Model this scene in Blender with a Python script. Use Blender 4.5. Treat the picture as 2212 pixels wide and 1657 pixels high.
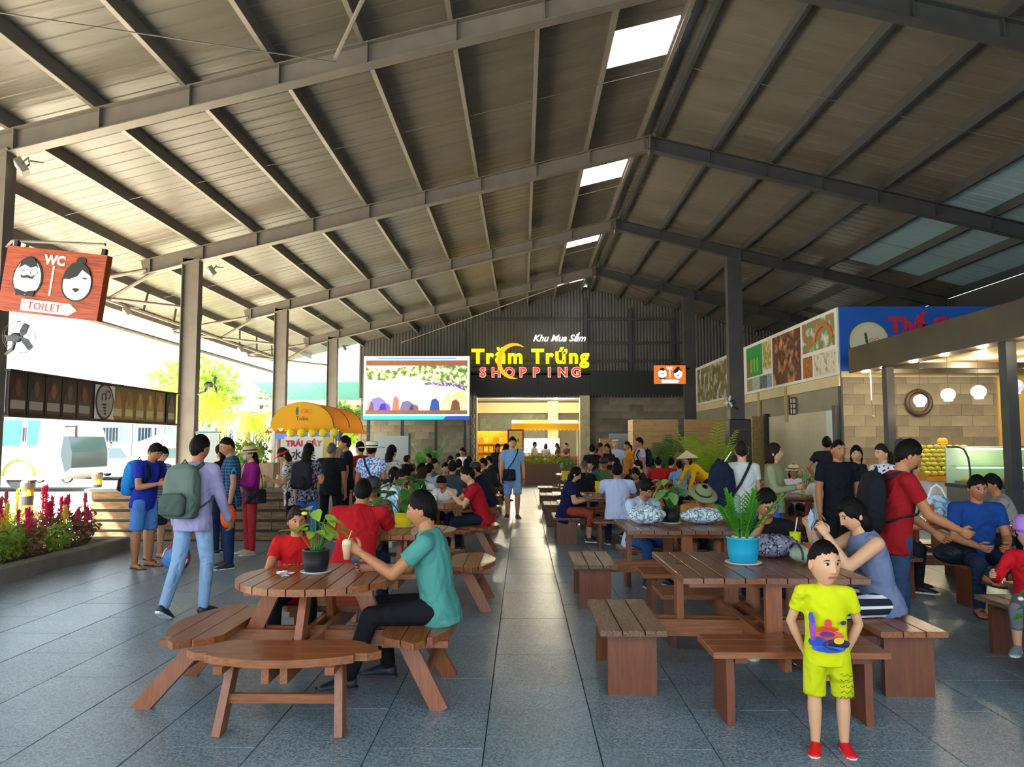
import bpy, bmesh, math, random
import numpy as np
from mathutils import Vector as V, Matrix as MX
for o in list(bpy.data.objects): bpy.data.objects.remove(o, do_unlink=True)
random.seed(11)
sc = bpy.context.scene; C = sc.collection
R = math.radians
# ------------------------------------------------------------------ camera, sky, sun, exposure
cam = bpy.data.objects.new('camera', bpy.data.cameras.new('camera')); C.objects.link(cam)
cam.data.sensor_width = 36; cam.data.lens = 1660 / 2212 * 36; cam.data.clip_end = 600
cam.location = (0, 0, 1.6); cam.rotation_euler = (R(90 + 4.461), 0, R(0.759)); sc.camera = cam
w = bpy.data.worlds.new('World'); sc.world = w; w.use_nodes = True
bg = w.node_tree.nodes['Background']; bg.inputs[0].default_value = (0.72, 0.87, 1.0, 1); bg.inputs[1].default_value = 2.8
sun = bpy.data.objects.new('sun', bpy.data.lights.new('sun', 'SUN')); C.objects.link(sun)
sun.data.energy = 42.0; sun.data.angle = R(0.6); sun.data.color = (1, .93, .8)
sun.rotation_euler = V((.6, .3, -.74)).to_track_quat('-Z', 'Y').to_euler()
sc.view_settings.view_transform = 'Standard'; sc.view_settings.look = 'None'; sc.view_settings.gamma = 1
sc.view_settings.exposure = 0.45; sc.view_settings.use_curve_mapping = False
# ------------------------------------------------------------------ materials
def lin(h):
    if isinstance(h, str):
        h = h.lstrip('#'); c = [int(h[i:i+2], 16) / 255 for i in (0, 2, 4)]
    else: c = h
    return tuple((x / 12.92 if x <= .04045 else ((x + .055) / 1.055) ** 2.4) for x in c) + (1,)
MATS = {}
def mat(key, col='#888888', rough=.6, metal=0, bump=0, bs=60, var=0, vs=8, emit=0, col2=None, spec=None, stretch=None, fine=None, alpha=None):
    if key in MATS: return MATS[key]
    m = bpy.data.materials.new(key); MATS[key] = m; m.use_nodes = True
    nt = m.node_tree; N = nt.nodes; L = nt.links; b = N['Principled BSDF']
    c = lin(col); b.inputs['Base Color'].default_value = c; b.inputs['Roughness'].default_value = rough; b.inputs['Metallic'].default_value = metal
    if spec is not None: b.inputs['Specular IOR Level'].default_value = spec
    tc = mp = None
    def coords():
        nonlocal tc, mp
        if mp is None:
            tc = N.new('ShaderNodeTexCoord'); mp = N.new('ShaderNodeMapping'); L.new(tc.outputs['Object'], mp.inputs[0])
            if stretch: mp.inputs['Scale'].default_value = stretch
        return mp.outputs[0]
    if var or col2:
        n = N.new('ShaderNodeTexNoise'); n.inputs['Scale'].default_value = vs; n.inputs['Detail'].default_value = 5; L.new(coords(), n.inputs['Vector'])
        r = N.new('ShaderNodeValToRGB'); r.color_ramp.elements[0].position = .32; r.color_ramp.elements[1].position = .68
        c2 = lin(col2) if col2 else tuple(min(1, x * (1 + var)) for x in c[:3]) + (1,)
        c1 = c if col2 else tuple(x * (1 - var) for x in c[:3]) + (1,)
        r.color_ramp.elements[0].color = c1; r.color_ramp.elements[1].color = c2
        L.new(n.outputs[0], r.inputs[0]); out = r.outputs[0]
        if fine:
            n2 = N.new('ShaderNodeTexNoise'); n2.inputs['Scale'].default_value = fine; n2.inputs['Detail'].default_value = 2; L.new(coords(), n2.inputs['Vector'])
            r2 = N.new('ShaderNodeValToRGB'); r2.color_ramp.elements[0].position = .35; r2.color_ramp.elements[1].position = .66
            r2.color_ramp.elements[0].color = (.55, .55, .55, 1); r2.color_ramp.elements[1].color = (1.5, 1.5, 1.5, 1); L.new(n2.outputs[0], r2.inputs[0])
            mm = N.new('ShaderNodeMixRGB'); mm.blend_type = 'MULTIPLY'; mm.inputs[0].default_value = 1; L.new(out, mm.inputs[1]); L.new(r2.outputs[0], mm.inputs[2]); out = mm.outputs[0]
        L.new(out, b.inputs['Base Color'])
    if bump:
        n = N.new('ShaderNodeTexNoise'); n.inputs['Scale'].default_value = bs; n.inputs['Detail'].default_value = 3; L.new(coords(), n.inputs['Vector'])
        bp = N.new('ShaderNodeBump'); bp.inputs['Strength'].default_value = bump; bp.inputs['Distance'].default_value = .02
        L.new(n.outputs[0], bp.inputs['Height']); L.new(bp.outputs[0], b.inputs['Normal'])
    if emit:
        b.inputs['Emission Color'].default_value = c; b.inputs['Emission Strength'].default_value = emit
    if alpha is not None: b.inputs['Alpha'].default_value = alpha
    return m
def glass(key, col='#dfeef0', f=.25):
    if key in MATS: return MATS[key]
    m = bpy.data.materials.new(key); MATS[key] = m; m.use_nodes = True; nt = m.node_tree; N = nt.nodes; L = nt.links
    N.remove(N['Principled BSDF']); o = N['Material Output']
    t = N.new('ShaderNodeBsdfTransparent'); t.inputs[0].default_value = lin(col); g = N.new('ShaderNodeBsdfGlossy'); g.inputs['Roughness'].default_value = .05
    mx = N.new('ShaderNodeMixShader'); mx.inputs[0].default_value = f; L.new(t.outputs[0], mx.inputs[1]); L.new(g.outputs[0], mx.inputs[2]); L.new(mx.outputs[0], o.inputs[0])
    return m
def cloth_leaf(key, col, tr=.4, rough=.5):
    """thin translucent surface (leaf, awning, polycarbonate)"""
    if key in MATS: return MATS[key]
    m = bpy.data.materials.new(key); MATS[key] = m; m.use_nodes = True; nt = m.node_tree; N = nt.nodes; L = nt.links; b = N['Principled BSDF']; o = N['Material Output']
    b.inputs['Base Color'].default_value = lin(col); b.inputs['Roughness'].default_value = rough
    t = N.new('ShaderNodeBsdfTranslucent'); t.inputs[0].default_value = lin(col); mx = N.new('ShaderNodeMixShader'); mx.inputs[0].default_value = tr
    L.new(b.outputs[0], mx.inputs[1]); L.new(t.outputs[0], mx.inputs[2]); L.new(mx.outputs[0], o.inputs[0]); return m
# ------------------------------------------------------------------ mesh builder
class MB:
    def __init__(s): s.v = []; s.f = []; s.m = []; s.k = 0
    def add(s, vs, fs, k=None):
        o = len(s.v); s.v += [tuple(p) for p in vs]; s.f += [tuple(i + o for i in f) for f in fs]; s.m += [s.k if k is None else k] * len(fs); return s
    def box(s, c, d, rot=None, ch=0, k=None):
        x, y, z = (q / 2 for q in d)
        if ch <= 0:
            vs = [(a * x, b * y, e * z) for a in (-1, 1) for b in (-1, 1) for e in (-1, 1)]
            fs = [(0, 1, 3, 2), (4, 6, 7, 5), (0, 4, 5, 1), (2, 3, 7, 6), (0, 2, 6, 4), (1, 5, 7, 3)]
        else:   # top edges chamfered
            c_ = min(ch, x * .9, y * .9, z * 1.8)
            vs = [(-x, -y, -z), (x, -y, -z), (x, y, -z), (-x, y, -z), (-x, -y, z - c_), (x, -y, z - c_), (x, y, z - c_), (-x, y, z - c_),
                  (-x + c_, -y + c_, z), (x - c_, -y + c_, z), (x - c_, y - c_, z), (-x + c_, y - c_, z)]
            fs = [(3, 2, 1, 0), (8, 9, 10, 11)] + [(i, (i + 1) % 4, 4 + (i + 1) % 4, 4 + i) for i in range(4)] + [(4 + i, 4 + (i + 1) % 4, 8 + (i + 1) % 4, 8 + i) for i in range(4)]
        mt = rot if rot is not None else MX.Identity(3)
        c = V(c); return s.add([c + mt @ V(p) for p in vs], fs, k)
    def bar(s, p, q, w, h, up=(0, 0, 1), k=None):
        """rectangular bar from p to q, w across, h along up"""
        p = V(p); q = V(q); d = (q - p); l = d.length; d.normalize(); u = V(up); sd = d.cross(u)
        if sd.length < 1e-4: sd = d.cross(V((1, 0, 0)))
        sd.normalize(); u = sd.cross(d)
        m = MX((sd, d, u)).transposed(); return s.box((p + q) / 2, (w, l, h), m, 0, k)
    def tube(s, pts, rad, n=8, cap=True, k=None, up=(0, 0, 1), el=None):
        """loft through pts; rad scalar or list; el = list of (rx, ry) for elliptical rings"""
        pts = [V(p) for p in pts]; m = len(pts); vs = []; last = None
        for i, p in enumerate(pts):
            d = (pts[min(i + 1, m - 1)] - pts[max(i - 1, 0)]).normalized()
            if last is None:
                a = V(up).cross(d)
                if a.length < .1: a = V((0, 1, 0)).cross(d) if abs(d.y) < .9 else V((1, 0, 0)).cross(d)
            else: a = last - d * last.dot(d)
            a.normalize(); last = a; b = d.cross(a)
            rx, ry = el[i] if el else ((rad[i], rad[i]) if isinstance(rad, (list, tuple)) else (rad, rad))
            for j in range(n):
                t = 2 * math.pi * j / n; vs.append(p + a * (rx * math.cos(t)) + b * (ry * math.sin(t)))
        fs = [(i * n + j, i * n + (j + 1) % n, (i + 1) * n + (j + 1) % n, (i + 1) * n + j) for i in range(m - 1) for j in range(n)]
        if cap: fs += [tuple(range(n - 1, -1, -1)), tuple((m - 1) * n + j for j in range(n))]
        return s.add(vs, fs, k)
    def capsule(s, p, q, r0, r1, n=10, k=None):
        p = V(p); q = V(q); d = q - p; l = d.length
        if l < 1e-5: return s.ell(p, (r0, r0, r0), 8, 6, k)
        d /= l; P = []; Rr = []
        for t in (-1, -.85, -.5): P.append(p + d * r0 * t); Rr.append(max(.002, r0 * math.sqrt(max(0, 1 - t * t))))
        P += [p, q]; Rr += [r0, r1]
        for t in (.5, .85, 1): P.append(q + d * r1 * t); Rr.append(max(.002, r1 * math.sqrt(max(0, 1 - t * t))))
        return s.tube(P, Rr, n, True, k)
    def ell(s, c, r, nu=12, nv=8, k=None, rot=None):
        c = V(c); vs = []; mt = rot if rot is not None else MX.Identity(3)
        for i in range(1, nv):
            f = math.pi * i / nv
            for j in range(nu):
                t = 2 * math.pi * j / nu; vs.append(c + mt @ V((r[0] * math.sin(f) * math.cos(t), r[1] * math.sin(f) * math.sin(t), r[2] * math.cos(f))))
        vs += [c + mt @ V((0, 0, r[2])), c - mt @ V((0, 0, r[2]))]; T = len(vs) - 2
        fs = [(i * nu + j, (i + 1) * nu + j, (i + 1) * nu + (j + 1) % nu, i * nu + (j + 1) % nu) for i in range(nv - 2) for j in range(nu)]
        fs += [(T, j, (j + 1) % nu) for j in range(nu)] + [(T + 1, (nv - 2) * nu + (j + 1) % nu, (nv - 2) * nu + j) for j in range(nu)]
        return s.add(vs, fs, k)
    def lathe(s, prof, c=(0, 0, 0), n=20, k=None, sx=1, sy=1):
        c = V(c); vs = [c + V((r * sx * math.cos(2 * math.pi * j / n), r * sy * math.sin(2 * math.pi * j / n), z)) for r, z in prof for j in range(n)]
        m = len(prof); fs = [(i * n + j, i * n + (j + 1) % n, (i + 1) * n + (j + 1) % n, (i + 1) * n + j) for i in range(m - 1) for j in range(n)]
        if prof[0][0] > 1e-4: fs.append(tuple(range(n - 1, -1, -1)))
        if prof[-1][0] > 1e-4: fs.append(tuple((m - 1) * n + j for j in range(n)))
        return s.add(vs, fs, k)
    def prism(s, poly, z0, z1, k=None, fr=None):
        """polygon (x,y) extruded z0..z1; fr maps (x,y,z) to a point"""
        n = len(poly); fr = fr or (lambda x, y, z: (x, y, z))
        vs = [fr(x, y, z0) for x, y in poly] + [fr(x, y, z1) for x, y in poly]
        fs = [tuple(range(n - 1, -1, -1)), tuple(range(n, 2 * n))] + [(i, (i + 1) % n, n + (i + 1) % n, n + i) for i in range(n)]
        return s.add(vs, fs, k)
    def mesh(s, name, mats, smooth=False):
        me = bpy.data.meshes.new(name); me.from_pydata(s.v, [], s.f)
        for m in (mats if isinstance(mats, (list, tuple)) else [mats]): me.materials.append(m)
        if any(s.m): me.polygons.foreach_set('material_index', s.m)
        if smooth: me.polygons.foreach_set('use_smooth', [True] * len(s.f))
        me.update(); return me
    def build(s, name, mats, parent=None, smooth=False, loc=None):
        o = bpy.data.objects.new(name, s.mesh(name, mats, smooth)); C.objects.link(o); o.parent = parent
        if loc: o.location = loc
        return o
def ob(name, me, parent=None, loc=None, rz=0, label=None):
    o = bpy.data.objects.new(name, me); C.objects.link(o); o.parent = parent
    if loc: o.location = loc
    if rz: o.rotation_euler = (0, 0, rz)
    if label: o['label'] = label
    return o
def tag(o, label=None, cat=None, group=None, kind=None):
    if label: o['label'] = label
    if cat: o['category'] = cat
    if group: o['group'] = group
    if kind: o['kind'] = kind
    return o
def thing(name, label, cat, loc=(0, 0, 0), rz=0, group=None, kind=None):
    o = bpy.data.objects.new(name, None); C.objects.link(o); o.location = loc; o.rotation_euler = (0, 0, rz); o.empty_display_size = .1
    return tag(o, label, cat, group, kind)
def B(c, d, **k): return MB().box(c, d, **k)
def text_mesh(txt, size, depth, mats, offset=0, align='CENTER', spacing=1, shear=0, bevel=0):
    cu = bpy.data.curves.new('txt', 'FONT'); cu.body = txt; cu.size = size; cu.extrude = depth; cu.offset = offset; cu.align_x = align; cu.space_character = spacing; cu.shear = shear; cu.resolution_u = 3
    if bevel: cu.bevel_depth = bevel; cu.bevel_resolution = 1
    t = bpy.data.objects.new('t', cu); C.objects.link(t); bpy.context.view_layer.update()
    me = bpy.data.meshes.new_from_object(t.evaluated_get(bpy.context.evaluated_depsgraph_get())); bpy.data.objects.remove(t, do_unlink=True); bpy.data.curves.remove(cu)
    me.materials.clear()
    for m in (mats if isinstance(mats, (list, tuple)) else [mats]): me.materials.append(m)
    return me
def text_on(name, txt, size, m, parent, loc, rot=(R(90), 0, 0), depth=.004, **k):
    o = ob(name, text_mesh(txt, size, depth, m, **k), parent, loc); o.rotation_euler = rot; return o
# ================================================================== SETTING
YF = [-2.3, 3.95, 10.2, 16.45, 22.7, 28.95]; YW = 33.7; RX = 2.8; SL = .247
def zb(x): return 8.0 - SL * abs(x - RX)          # underside of rafters
zt = lambda x: zb(x) + .31                        # top of rafters
zs = lambda x: zb(x) + .31 + .2                   # roof sheeting
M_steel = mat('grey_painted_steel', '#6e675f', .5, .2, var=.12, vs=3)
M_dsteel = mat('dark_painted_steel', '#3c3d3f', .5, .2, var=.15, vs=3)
M_sheet = mat('roof_sheet', '#5a544b', .4, 0, bump=.9, bs=2.4, var=.16, vs=.9, stretch=(.35, 2.2, 1))
M_tile = mat('granite_tile', '#70828b', .31, 0, bump=.05, bs=150, var=.12, vs=1.7, fine=90)
M_tile2 = mat('granite_tile_light', '#76878f', .34, 0, bump=.05, bs=150, var=.12, vs=1.7, fine=90)
M_grout = mat('grout', '#3a4145', .9)
M_conc = mat('concrete', '#ece2cc', .85, 0, bump=.2, bs=20, var=.1, vs=.6)
M_kerb = mat('kerb_concrete', '#7d7468', .9, 0, bump=.5, bs=12, var=.2, vs=3)
M_black = mat('black_paint', '#1d1e20', .55, var=.1)
M_cream = mat('cream_plaster', '#cdbb8e', .7, var=.06, vs=2)
M_stoneA = mat('stone_tile', '#77705f', .75, 0, bump=.3, bs=10, var=.22, vs=2.2)
M_stoneB = mat('stone_tile_b', '#6b6455', .75, 0, bump=.3, bs=10, var=.22, vs=2.2)
M_stoneC = mat('stone_tile_c', '#837a68', .75, 0, bump=.3, bs=10, var=.2, vs=2.2)
M_plyw = mat('plywood', '#c29a62', .55, col2='#ae8450', vs=3, stretch=(1, 1, 9))
M_white = mat('white_paint', '#e9e8e3', .6)
M_asph = mat('pale_asphalt', '#b9b7b1', .9, 0, bump=.2, bs=40, var=.1, vs=.8)
# ground and floor
g = B((0, 60, -.12), (400, 400, .1)).build('ground_outside', mat('asphalt', '#5a5854', .9, 0, bump=.2, bs=40, var=.1, vs=.8)); tag(g, kind='structure')
g = B((-10.5, 10, -.055), (7.3, 56, .06)).build('ground_bounce_apron', M_conc); tag(g, kind='structure')  # near strip split off and paled to bounce sun onto the left roof
f = B((3, 9.8, -.031), (19.6, 49.5, .06)).build('floor', M_grout); tag(f, kind='structure')
tile_me = [MB().box((0, 0, 0), (.594, 1.194, .012), ch=.002).mesh('floor_tile', m) for m in (M_tile, M_tile2)]
far = MB(); cells = []
for i in range(-11, 16):
    for j in range(-12, 30):
        x = .1 + i * .6; yy = .55 + j * 1.2 + (.6 if i % 2 else 0)
        if -6.75 < x < 12.5 and yy < 33.6: cells.append((math.hypot(x, yy) + (0 if abs(x) < .75 * yy + .5 and yy > 2.6 else 40), x, yy))
cells.sort()
for n, (d, x, yy) in enumerate(cells):
    if n < 300: ob('floor_tile', tile_me[random.random() < .35], f, (x, yy, .003 + random.uniform(0, .0012)))
    else: far.box((x, yy, .003), (.594, 1.194, .012), k=random.random() < .35)
tag(far.build('floor_tile_field', [M_tile, M_tile2], f), kind='stuff')
# roof: sheets, skylights, purlins
roof = thing('ceiling', None, None, kind='structure')
def strip(x0, x1, y0, y1):
    pr = []; n = 4; wd = (y1 - y0) / n
    for i in range(n):
        a = y0 + i * wd; pr += [(a, 0), (a + wd * .05, .009), (a + wd * .1, .009), (a + wd * .15, 0)]
    pr.append((y1 + .01, 0)); b = MB(); k = len(pr); xs = [x0, x1]; vs = []
    for t in (0, .035):
        for x in xs: vs += [(x, p, zs(x) + q + t) for p, q in pr]
    fs = [(i, i + 1, k + i + 1, k + i) for i in range(k - 1)] + [(2 * k + i, 3 * k + i, 3 * k + i + 1, 2 * k + i + 1) for i in range(k - 1)]
    return b.add(vs, fs)
M_trs = cloth_leaf('aged_polycarbonate', '#8098a0', .1, .5)
M_sky = cloth_leaf('polycarbonate_pane', '#f4f8ff', .6, .3)
for j in range(-12, 18):
    y0 = 11.85 + 1.25 * j; y1 = min(y0 + 1.25, YW + .1)
    if j % 5 == 0 and j >= 0:
        strip(-10.6, 1.42, y0, y1).build('roof_sheet', M_sheet, roof)
        strip(1.42, 2.72, y0, y1).build('skylight_pane', M_sky, roof)
    else: strip(-10.6, 2.72, y0, y1).build('roof_sheet', M_sheet, roof)
    if 1 <= j <= 7: strip(9.1, 2.88, y0, y1).build('roof_sheet', M_sheet, roof); strip(12.9, 9.1, y0, y1).build('translucent_sheet', M_trs, roof)
    else: strip(12.9, 2.88, y0, y1).build('roof_sheet', M_sheet, roof)
MB().add([(2.6, -3.2, zs(2.6) + .07), (RX, -3.2, zs(RX) + .1), (3, -3.2, zs(3) + .07), (2.6, 33.9, zs(2.6) + .07), (RX, 33.9, zs(RX) + .1), (3, 33.9, zs(3) + .07)], [(0, 1, 4, 3), (1, 2, 5, 4)]).build('ridge_cap', M_dsteel, roof)
PX = [-10.45, -9.3, -8.15, -7.0, -5.83, -4.6, -3.38, -2.17, -.95, .26, 1.44, 2.62, 2.98, 4.18, 5.39, 6.6, 7.8, 9.02, 10.2, 11.4, 12.6]
for x in PX:   # C-section purlins
    z0 = zt(x); b = MB(); s = -1 if x < RX else 1
    y0, y1 = -3.1, YW - .02
    b.box((x, (y0 + y1) / 2, z0 + .1), (.012, y1 - y0, .2)); b.box((x + s * .032, (y0 + y1) / 2, z0 + .005), (.065, y1 - y0, .012)); b.box((x + s * .032, (y0 + y1) / 2, z0 + .193), (.065, y1 - y0, .012))
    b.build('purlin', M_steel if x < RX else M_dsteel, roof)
for k, (x0, x1) in enumerate(((-10.2, 2.6), (3, 12.4))):   # sag rods and braces
    for y0 in YF[:-1]:
        MB().tube([(x0, y0 + 3.1, zt(x0) + .04), (x1, y0 + 3.1, zt(x1) + .04)], .006, 5).build('sag_rod', M_steel, roof)
for p, q, r in (((-2.5, 9.9, 6.75), (.6, 4.2, 7.6), .03), ((-2.5, 9.95, 6.72), (-9.5, 4.2, 5.1), .008), ((-5.3, 33.3, 6.0), (1.9, 28.9, 7.75), .022), ((3.6, 28.9, 7.75), (11.3, 33.3, 5.8), .022)):
    MB().tube([p, q], r, 6).build('brace_rod', M_steel, roof)
# portal frames
def ibeam(b, p, q, d, fw, up):
    p = V(p); q = V(q); u = V(up).normalized()
    b.bar(p, q, .012, d, up); b.bar(p + u * d / 2, q + u * d / 2, fw, .016, up); b.bar(p - u * d / 2, q - u * d / 2, fw, .016, up)
nm = ['behind the viewer','right over the foreground', 'nearest in view', 'carried by the column at the bottle banner', 'above the yellow cart', 'last before the gable wall']
for i, y0 in enumerate(YF):
    fr = thing('portal_frame', 'grey steel roof frame with sloping rafters, ' + nm[i], 'steel frame', (0, y0, 0), group='steel roof frames')
    for sx, xe in ((-1, -8.3), (1, 12.6)):
        b = MB(); nx = V((SL * sx, 0, 1)).normalized(); ibeam(b, (RX, 0, zb(RX) + .155), (xe, 0, zb(xe) + .155), .3, .2, nx)
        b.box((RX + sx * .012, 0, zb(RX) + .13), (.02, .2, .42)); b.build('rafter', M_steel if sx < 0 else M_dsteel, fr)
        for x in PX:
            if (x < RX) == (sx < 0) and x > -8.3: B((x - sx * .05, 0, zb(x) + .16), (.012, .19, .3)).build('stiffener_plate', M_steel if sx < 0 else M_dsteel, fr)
    b = MB(); ibeam(b, (-7.2, 0, 0), (-7.2, 0, zb(-7.2) + .1), .36, .22, (1, 0, 0)); b.box((-7.2, 0, .01), (.5, .36, .02)); b.box((-7.2, 0, zb(-7.2) + .02), (.42, .24, .03), MX.Rotation(-math.atan(SL), 3, 'Y')); b.build('column', M_steel, fr)
    if i >= 4:
        b = MB(); b.box((6.3, 0, zb(6.3) / 2), (.42, .3, zb(6.3))); b.box((6.3, 0, .02), (.6, .45, .04)); b.build('column', M_dsteel, fr)
    else:
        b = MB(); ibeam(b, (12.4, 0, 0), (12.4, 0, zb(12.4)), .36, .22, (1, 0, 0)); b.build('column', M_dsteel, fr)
    # outrigger truss carrying the eave
    b = MB(); b.tube([(-8.2, 0, zb(-8.2) + .1), (-10.5, 0, zt(-10.5) - .05)], .045, 6); b.tube([(-8.0, 0, zb(-8) + .02), (-9.0, 0, 4.75)], .04, 6); b.tube([(-7.35, 0, 4.55), (-10.45, 0, zt(-10.45) - .12)], .045, 6); b.build('outrigger', M_steel, fr)
lb = thing('eave_truss', 'long steel tube truss under the left eave overhang', 'steel truss', (0, 0, 0))
MB().tube([(-9, 3.9, 4.72), (-9, 29.2, 4.72)], .05, 6).build('bottom_chord', M_steel, lb)
MB().tube([(-10.5, 3.2, 4.6), (-10.5, 33.5, 4.6)], .06, 6).build('eave_tube', M_steel, lb)
for y0 in YF[:-1]:
    for t in (1.5, 3.1, 4.7): MB().tube([(-9, y0 + t, 4.72), (-9.3, y0 + t + .8, zt(-9.3))], .03, 5).build('strut', M_steel, lb)
# gable wall: corrugated sheet, posts, girts, dark fascia
b = MB(); vs = []; fs = []; x = -7.2; n = 0; pit = .14
while x < 12.6:
    for dx, dy in ((0, 0), (.25, -.035), (.6, -.035), (.85, 0)):
        xx = x + dx * pit; vs += [(xx, YW + dy, 3.6), (xx, YW + dy, zs(xx) + .02)]; n += 1
    x += pit
b.add(vs, [(2 * i, 2 * i + 2, 2 * i + 3, 2 * i + 1) for i in range(n - 1)]).build('wall_gable', mat('gable_sheet', '#5d5b5a', .5, .3, var=.1, vs=1)).__setitem__('kind', 'structure')
wp = thing('trim_1', None, None, (0, 0, 0), kind='structure')
for x in (-2.6, RX, 4.75, 6.6): B((x, YW - .1, (zb(x) + 3.7) / 2), (.16, .1, zb(x) - 3.7)).build('gable_post', M_dsteel, wp)
for z, a, c in ((7.05, -1.6, 6.5), (6.0, 2.9, 7.4), (5.2, 2.9, 7.4)): B(((a + c) / 2, YW - .09, z), (c - a, .06, .1)).build('gable_girt', M_dsteel, wp)
for x0, x1 in ((-2.35, .7), (.71, 2.95), (2.96, 6.1), (6.11, 7.6)):
    B(((x0 + x1) / 2, YW - .22, 4.22), (x1 - x0, .16, 1.08)).build('fascia_panel', M_black, wp)
B((.35, YW - .3, 5.2), (5.2, .05, .06)).build('sign_rail', M_black, wp)
# lower back walls in stone tiles
def tile_wall(root, x0, x1, z0, z1, y, tw=.6, th=.3, ax='x', mats=None, g=.006):
    mats = mats or (M_stoneA, M_stoneB, M_stoneC)
    mes = {}
    nz = int(round((z1 - z0) / th)); n = 0
    for r_ in range(nz):
        x = x0 - (tw / 2 if r_ % 2 else 0)
        while x < x1 - .01:
            a = max(x, x0); e = min(x + tw, x1); wd = e - a
            if wd > .05:
                m = random.choice(mats); key = (round(wd, 3), m.name)
                if key not in mes: mes[key] = (B((0, 0, 0), (wd - g, .02, th - g)) if ax == 'x' else B((0, 0, 0), (.02, wd - g, th - g))).mesh('wall_tile', m)
                c = (a + e) / 2; zc = z0 + (r_ + .5) * th; d = random.uniform(0, .006)
                if n < 300: ob('wall_tile', mes[key], root, (c, y - d, zc) if ax == 'x' else (y - d, c, zc))
                n += 1
            x += tw
def wall(name, c, d, m): o = B(c, d).build(name, m); o['kind'] = 'structure'; return o
M_mort = mat('mortar', '#5a564c', .9)
wb = wall('wall_back', (-4.6, YW + .1, 1.85), (5.0, .2, 3.7), M_mort); tile_wall(wb, -7.1, -2.1, 0, 3.6, YW - .01)
wb2 = wall('wall_back_right', (7.1, YW + .1, 1.85), (8.4, .2, 3.7), M_mort); tile_wall(wb2, 2.9, 7.5, 0, 3.6, YW - .01)
# right side wall with doorway panels
ws = wall('wall_side', (7.62, 25.9, 1.6), (.2, 15.5, 3.2), mat('grey_beige_render', '#8f8672', .75, bump=.2, bs=6, var=.12, vs=1.5))
b = B((7.49, 25.9, 3.08), (.06, 15.5, .26)); b.build('trim_band', M_cream, ws)
for yy in (21.8, 24.3, 27.3): B((7.47, yy, 2.7), (.05, .22, 1.0)).build('pilaster', mat('pilaster', '#a79468', .7), ws)
B((7.49, 21.0, 1.2), (.03, 4.9, 2.4)).build('shutter_panel', mat('beige_panel', '#c4b493', .6, var=.04), ws)
B((7.485, 18.75, 1.2), (.03, .5, 2.4)).build('door_leaf', mat('white_panel', '#cfd0cb', .5), ws)
B((7.45, 18.35, 1.25), (.1, .22, 2.5)).build('door_post', M_dsteel, ws); B((7.44, 23.5, 1.25), (.12, .18, 2.5)).build('door_post', M_black, ws)
B((7.3, 24.1, 1.22), (.4, .5, 2.45)).build('chipboard_pier', mat('chipboard', '#b99b62', .8, col2='#8b7044', vs=25), ws)
wall('wall_right', (12.8, 10, 2.95), (.15, 48, 5.9), mat('dark_wall', '#4b4a48', .8))
# far shop behind the doorway
M_mar = mat('cream_marble', '#c9b88c', .4, col2='#a7976c', vs=4)
shop = thing('door_1', None, None, (0, 0, 0), kind='structure')
B((2.72, YW - .05, 1.85), (.42, .5, 3.7)).build('door_pillar', M_mar, shop); B((-2.05, YW - .02, 1.85), (.16, .4, 3.7)).build('door_jamb', M_mar, shop)
wsb = wall('wall_shop', (0, 44.1, 2.1), (9, .2, 4.4), M_mort); tile_wall(wsb, -2.4, 1.3, .6, 3.3, 43.99, mats=(mat('green_stone', '#5c6155', .7, bump=.2, bs=10, var=.2), mat('green_stone_b', '#676b5e', .7, var=.2)))
for x, w_ in ((-2.9, .7), (1.75, .6), (3.6, .5)): B((x, 43.8, 2), (w_, .3, 4)).build('shop_pier', M_mar, wsb)
B((.3, 43.85, 3.62), (6.6, .2, .6)).build('shop_bulkhead', M_cream, wsb)
wall('ceiling_shop', (.4, 39, 4.05), (8, 10.3, .1), M_white)
wall('wall_shop_left', (-3.5, 39, 2), (.15, 10.3, 4.1), M_cream); wall('wall_shop_right', (4.3, 39, 2), (.15, 10.3, 4.1), M_cream)
wall('floor_shop', (.4, 39.2, -.02), (8, 10.8, .05), M_tile)
# kerb of the flower bed and soil
kb = thing('flower_bed', 'long raised flower bed with dark concrete kerb along the left edge', 'flower bed', (0, 0, 0))
for k in range(5):
    y0 = 5.6 + k * 1.2; B((-5.98, y0 + .6, .1), (.2, 1.19, .2 + random.uniform(-.006, .006)), ch=.02).build('kerb_stone', M_kerb, kb)
for k in range(2): B((-6.3 - k * .66, 11.68, .095), (.65, .18, .19), ch=.02).build('kerb_stone', M_kerb, kb)
b = MB(); nx, ny = 8, 30
vs = [(-7.6 + 1.55 * i / nx, 5.6 + 6 * j / ny, .13 + .06 * random.random()) for j in range(ny + 1) for i in range(nx + 1)]
b.add(vs, [(j * (nx + 1) + i, j * (nx + 1) + i + 1, (j + 1) * (nx + 1) + i + 1, (j + 1) * (nx + 1) + i) for j in range(ny) for i in range(nx)]).build('soil', mat('soil', '#33261d', .95, bump=.6, bs=25, var=.3), kb)
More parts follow.
